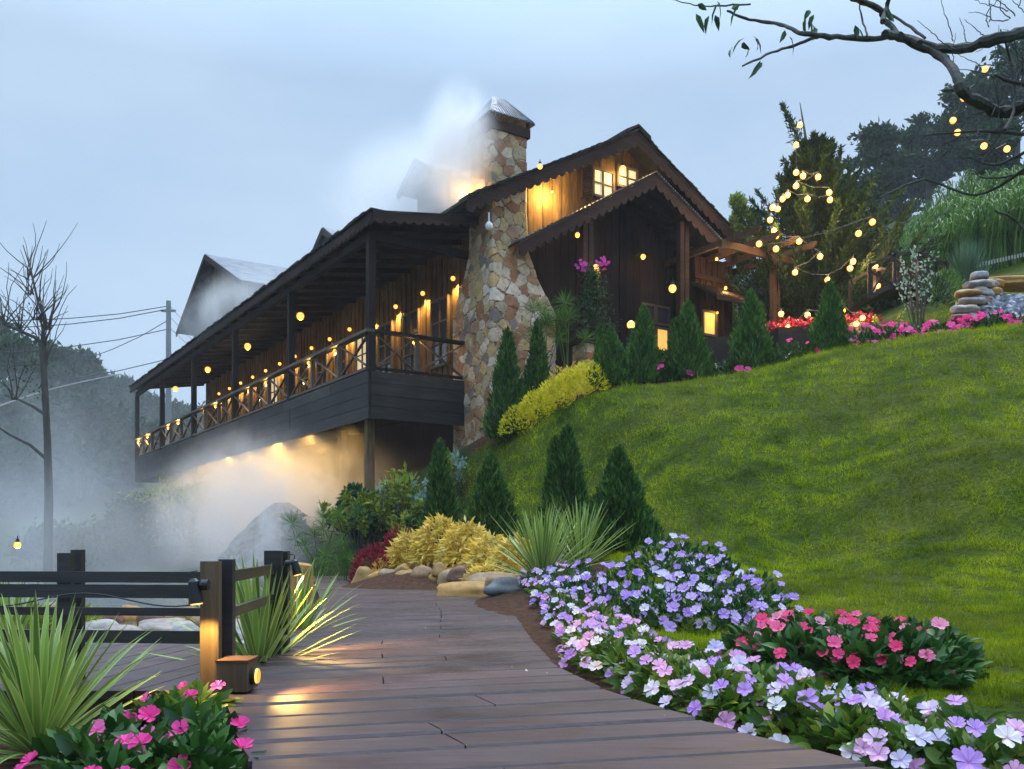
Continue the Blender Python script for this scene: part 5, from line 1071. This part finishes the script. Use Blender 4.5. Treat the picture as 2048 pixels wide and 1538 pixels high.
def mound():
    c = pt(565,22.5,-.4); t = MB(); nu, nv = 64, 34; vs = []
    for j in range(nv):
        s = j/(nv-1); 
        for i in range(nu): a = 2*math.pi*i/nu; r = (1.75*(s**.8)+.12)*(1+.05*math.sin(a*5+s*6)); z = 2.0*(1-s**1.1); vs.append((r*math.cos(a)*1.05, r*math.sin(a)*.7, z+.05*math.sin(a*9+s*31)+.04*random.random()))
    idx = np.arange(nu*nv).reshape(nv,nu); f = [[idx[j,i],idx[j+1,i],idx[j+1,(i+1)%nu],idx[j,(i+1)%nu]] for j in range(nv-1) for i in range(nu)]; t.add(vs, np.array(f)); t.f.append(np.array([list(idx[0])]))
    m = NT('wet_pale_rock', .4, .5); v = m.coord('Object'); n = m.noise(v, 8, 6, .7); m.base(m.ramp(n, [(.38,(.07,.058,.04)),(.62,(.36,.31,.23))])); m.bump(n, 1, .08)
    tag(t.build('spray_mound', m.m, None, True, c), 'pale rough mound veiled by spray below the verandah', 'rock mound')
mound()
wall_lamp(PX(35,1090,13), 'garden_lamp', 'small glowing garden lamp in the mist at the far left', 'garden lamps', 20, .05)
# fallen petals
mb = MB()
for i in range(22):
    Y = random.uniform(2.8,8); x = random.uniform(float(edge_x(LE,Y))+.2, float(edge_x(RE,Y))-.05); a = random.uniform(0,6.28); s = random.uniform(.003,.007); mb.add([(x+math.cos(a+k*2.1)*s, Y+math.sin(a+k*2.1)*s, .008+.002*k) for k in range(3)], [[0,1,2]])
t = NT('fallen_petal', .6, .2); t.base((.7,.66,.6)); tag(mb.build('fallen_petals', t.m), 'tiny pale fallen petals scattered over the boardwalk', 'petals', kind='stuff')
#==MIST==
def mist(name, c, size, dens, label, seed=0, scale=.5, colr=(.92,.95,1.0), lo=.42, hi=.72, rot=0):
    mb = MB(); mb.sphere((0,0,0), 1.0, 32, 16); t = bpy.data.materials.new(name); t.use_nodes = True; n = t.node_tree.nodes; l = t.node_tree.links; n.clear()
    out = n.new('ShaderNodeOutputMaterial'); pv = n.new('ShaderNodeVolumePrincipled'); pv.inputs['Color'].default_value = col(colr); pv.inputs['Anisotropy'].default_value = .2
    tc = n.new('ShaderNodeTexCoord'); ln = n.new('ShaderNodeVectorMath'); ln.operation = 'LENGTH'; l.new(tc.outputs['Object'], ln.inputs[0])
    mr = n.new('ShaderNodeMapRange'); mr.inputs['From Min'].default_value = 1.0; mr.inputs['From Max'].default_value = .15; mr.interpolation_type = 'SMOOTHERSTEP'; l.new(ln.outputs['Value'], mr.inputs['Value'])
    mp = n.new('ShaderNodeMapping'); mp.inputs['Location'].default_value = (seed*3.7, seed, seed*1.9); mp.inputs['Scale'].default_value = (size[0]*scale, size[1]*scale, size[2]*scale*.6); l.new(tc.outputs['Object'], mp.inputs[0])
    no = n.new('ShaderNodeTexNoise'); no.inputs['Scale'].default_value = 1; no.inputs['Detail'].default_value = 4; no.inputs['Roughness'].default_value = .6; no.inputs['Distortion'].default_value = 1.2; l.new(mp.outputs[0], no.inputs['Vector'])
    m2 = n.new('ShaderNodeMapRange'); m2.inputs['From Min'].default_value = lo; m2.inputs['From Max'].default_value = hi; m2.inputs['To Min'].default_value = .12; l.new(no.outputs[0], m2.inputs['Value'])
    mu = n.new('ShaderNodeMath'); mu.operation = 'MULTIPLY'; l.new(mr.outputs[0], mu.inputs[0]); l.new(m2.outputs[0], mu.inputs[1]); mm = n.new('ShaderNodeMath'); mm.operation = 'MULTIPLY'; mm.inputs[1].default_value = dens; l.new(mu.outputs[0], mm.inputs[0])
    l.new(mm.outputs[0], pv.inputs['Density']); l.new(pv.outputs[0], out.inputs['Volume'])
    o = mb.build(name, t, None, False, c); o.scale = size; o.rotation_euler = (0,0,rot); return tag(o, label, 'mist', kind='stuff')
mist('mist_bank', tuple(H(9.5,.3,1.5)), (3.0,11.5,3.2), 1.25, 'drifting cream mist lit amber under the verandah', 1, .75, (1,.98,.94), .44, .60, HA)
mist('spray_veil', tuple(PX(500,1045,19.6)), (2.6,1.7,2.2), 1.1, 'veil of fine spray over the left flank of the rock mound', 8, .8)
mist('mist_bank', (-12,23,.3), (9,10,3.4), .16, 'pale mist lying over the pond at the left', 2, .25)
mist('mist_bank', tuple(H(27,-3,4.0)), (8,9,6.5), .07, 'bluish mist around the far end of the verandah', 3, .2)
mist('mist_bank', (26,44,19), (18,9,14), .005, 'blue mist between the hilltop trees at the right', 9, .08, (.75,.88,1))
mist('mist_bank', (-45,85,10), (50,40,22), .012, 'distant blue mist hanging in the wooded valley', 6, .03)
mist('steam_plume', tuple(H(-.6,1.9,9.7)), (1.0,1.5,1.9), 1.9, 'dense steam streaming off the left side of the chimney', 7, 1.0, (1,1,1), .30, .55, HA)
mist('steam_plume', tuple(H(2.6,2.3,9.7)), (2.4,4.2,1.9), .85, 'thin steam drifting over the roof beside the chimney', 4, .6, (1,1,1), .36, .6, HA)
mist('steam_plume', tuple(H(13,.6,8.6)), (1.9,7.0,1.3), .55, 'steam rolling over the verandah roof before the dormer', 5, .5, (1,1,1), .42, .7, HA)
def haze():
    mb = MB(); mb.box(-190,190,-10,240,-3,75); m = bpy.data.materials.new('haze'); m.use_nodes = True; n = m.node_tree.nodes; l = m.node_tree.links; n.clear()
    out = n.new('ShaderNodeOutputMaterial'); pv = n.new('ShaderNodeVolumePrincipled'); pv.inputs['Color'].default_value = (.90,.95,1,1); pv.inputs['Density'].default_value = .0007; l.new(pv.outputs[0], out.inputs['Volume'])
    tag(mb.build('haze', m), 'thin blue dusk haze filling the valley', 'haze', kind='stuff')
haze()
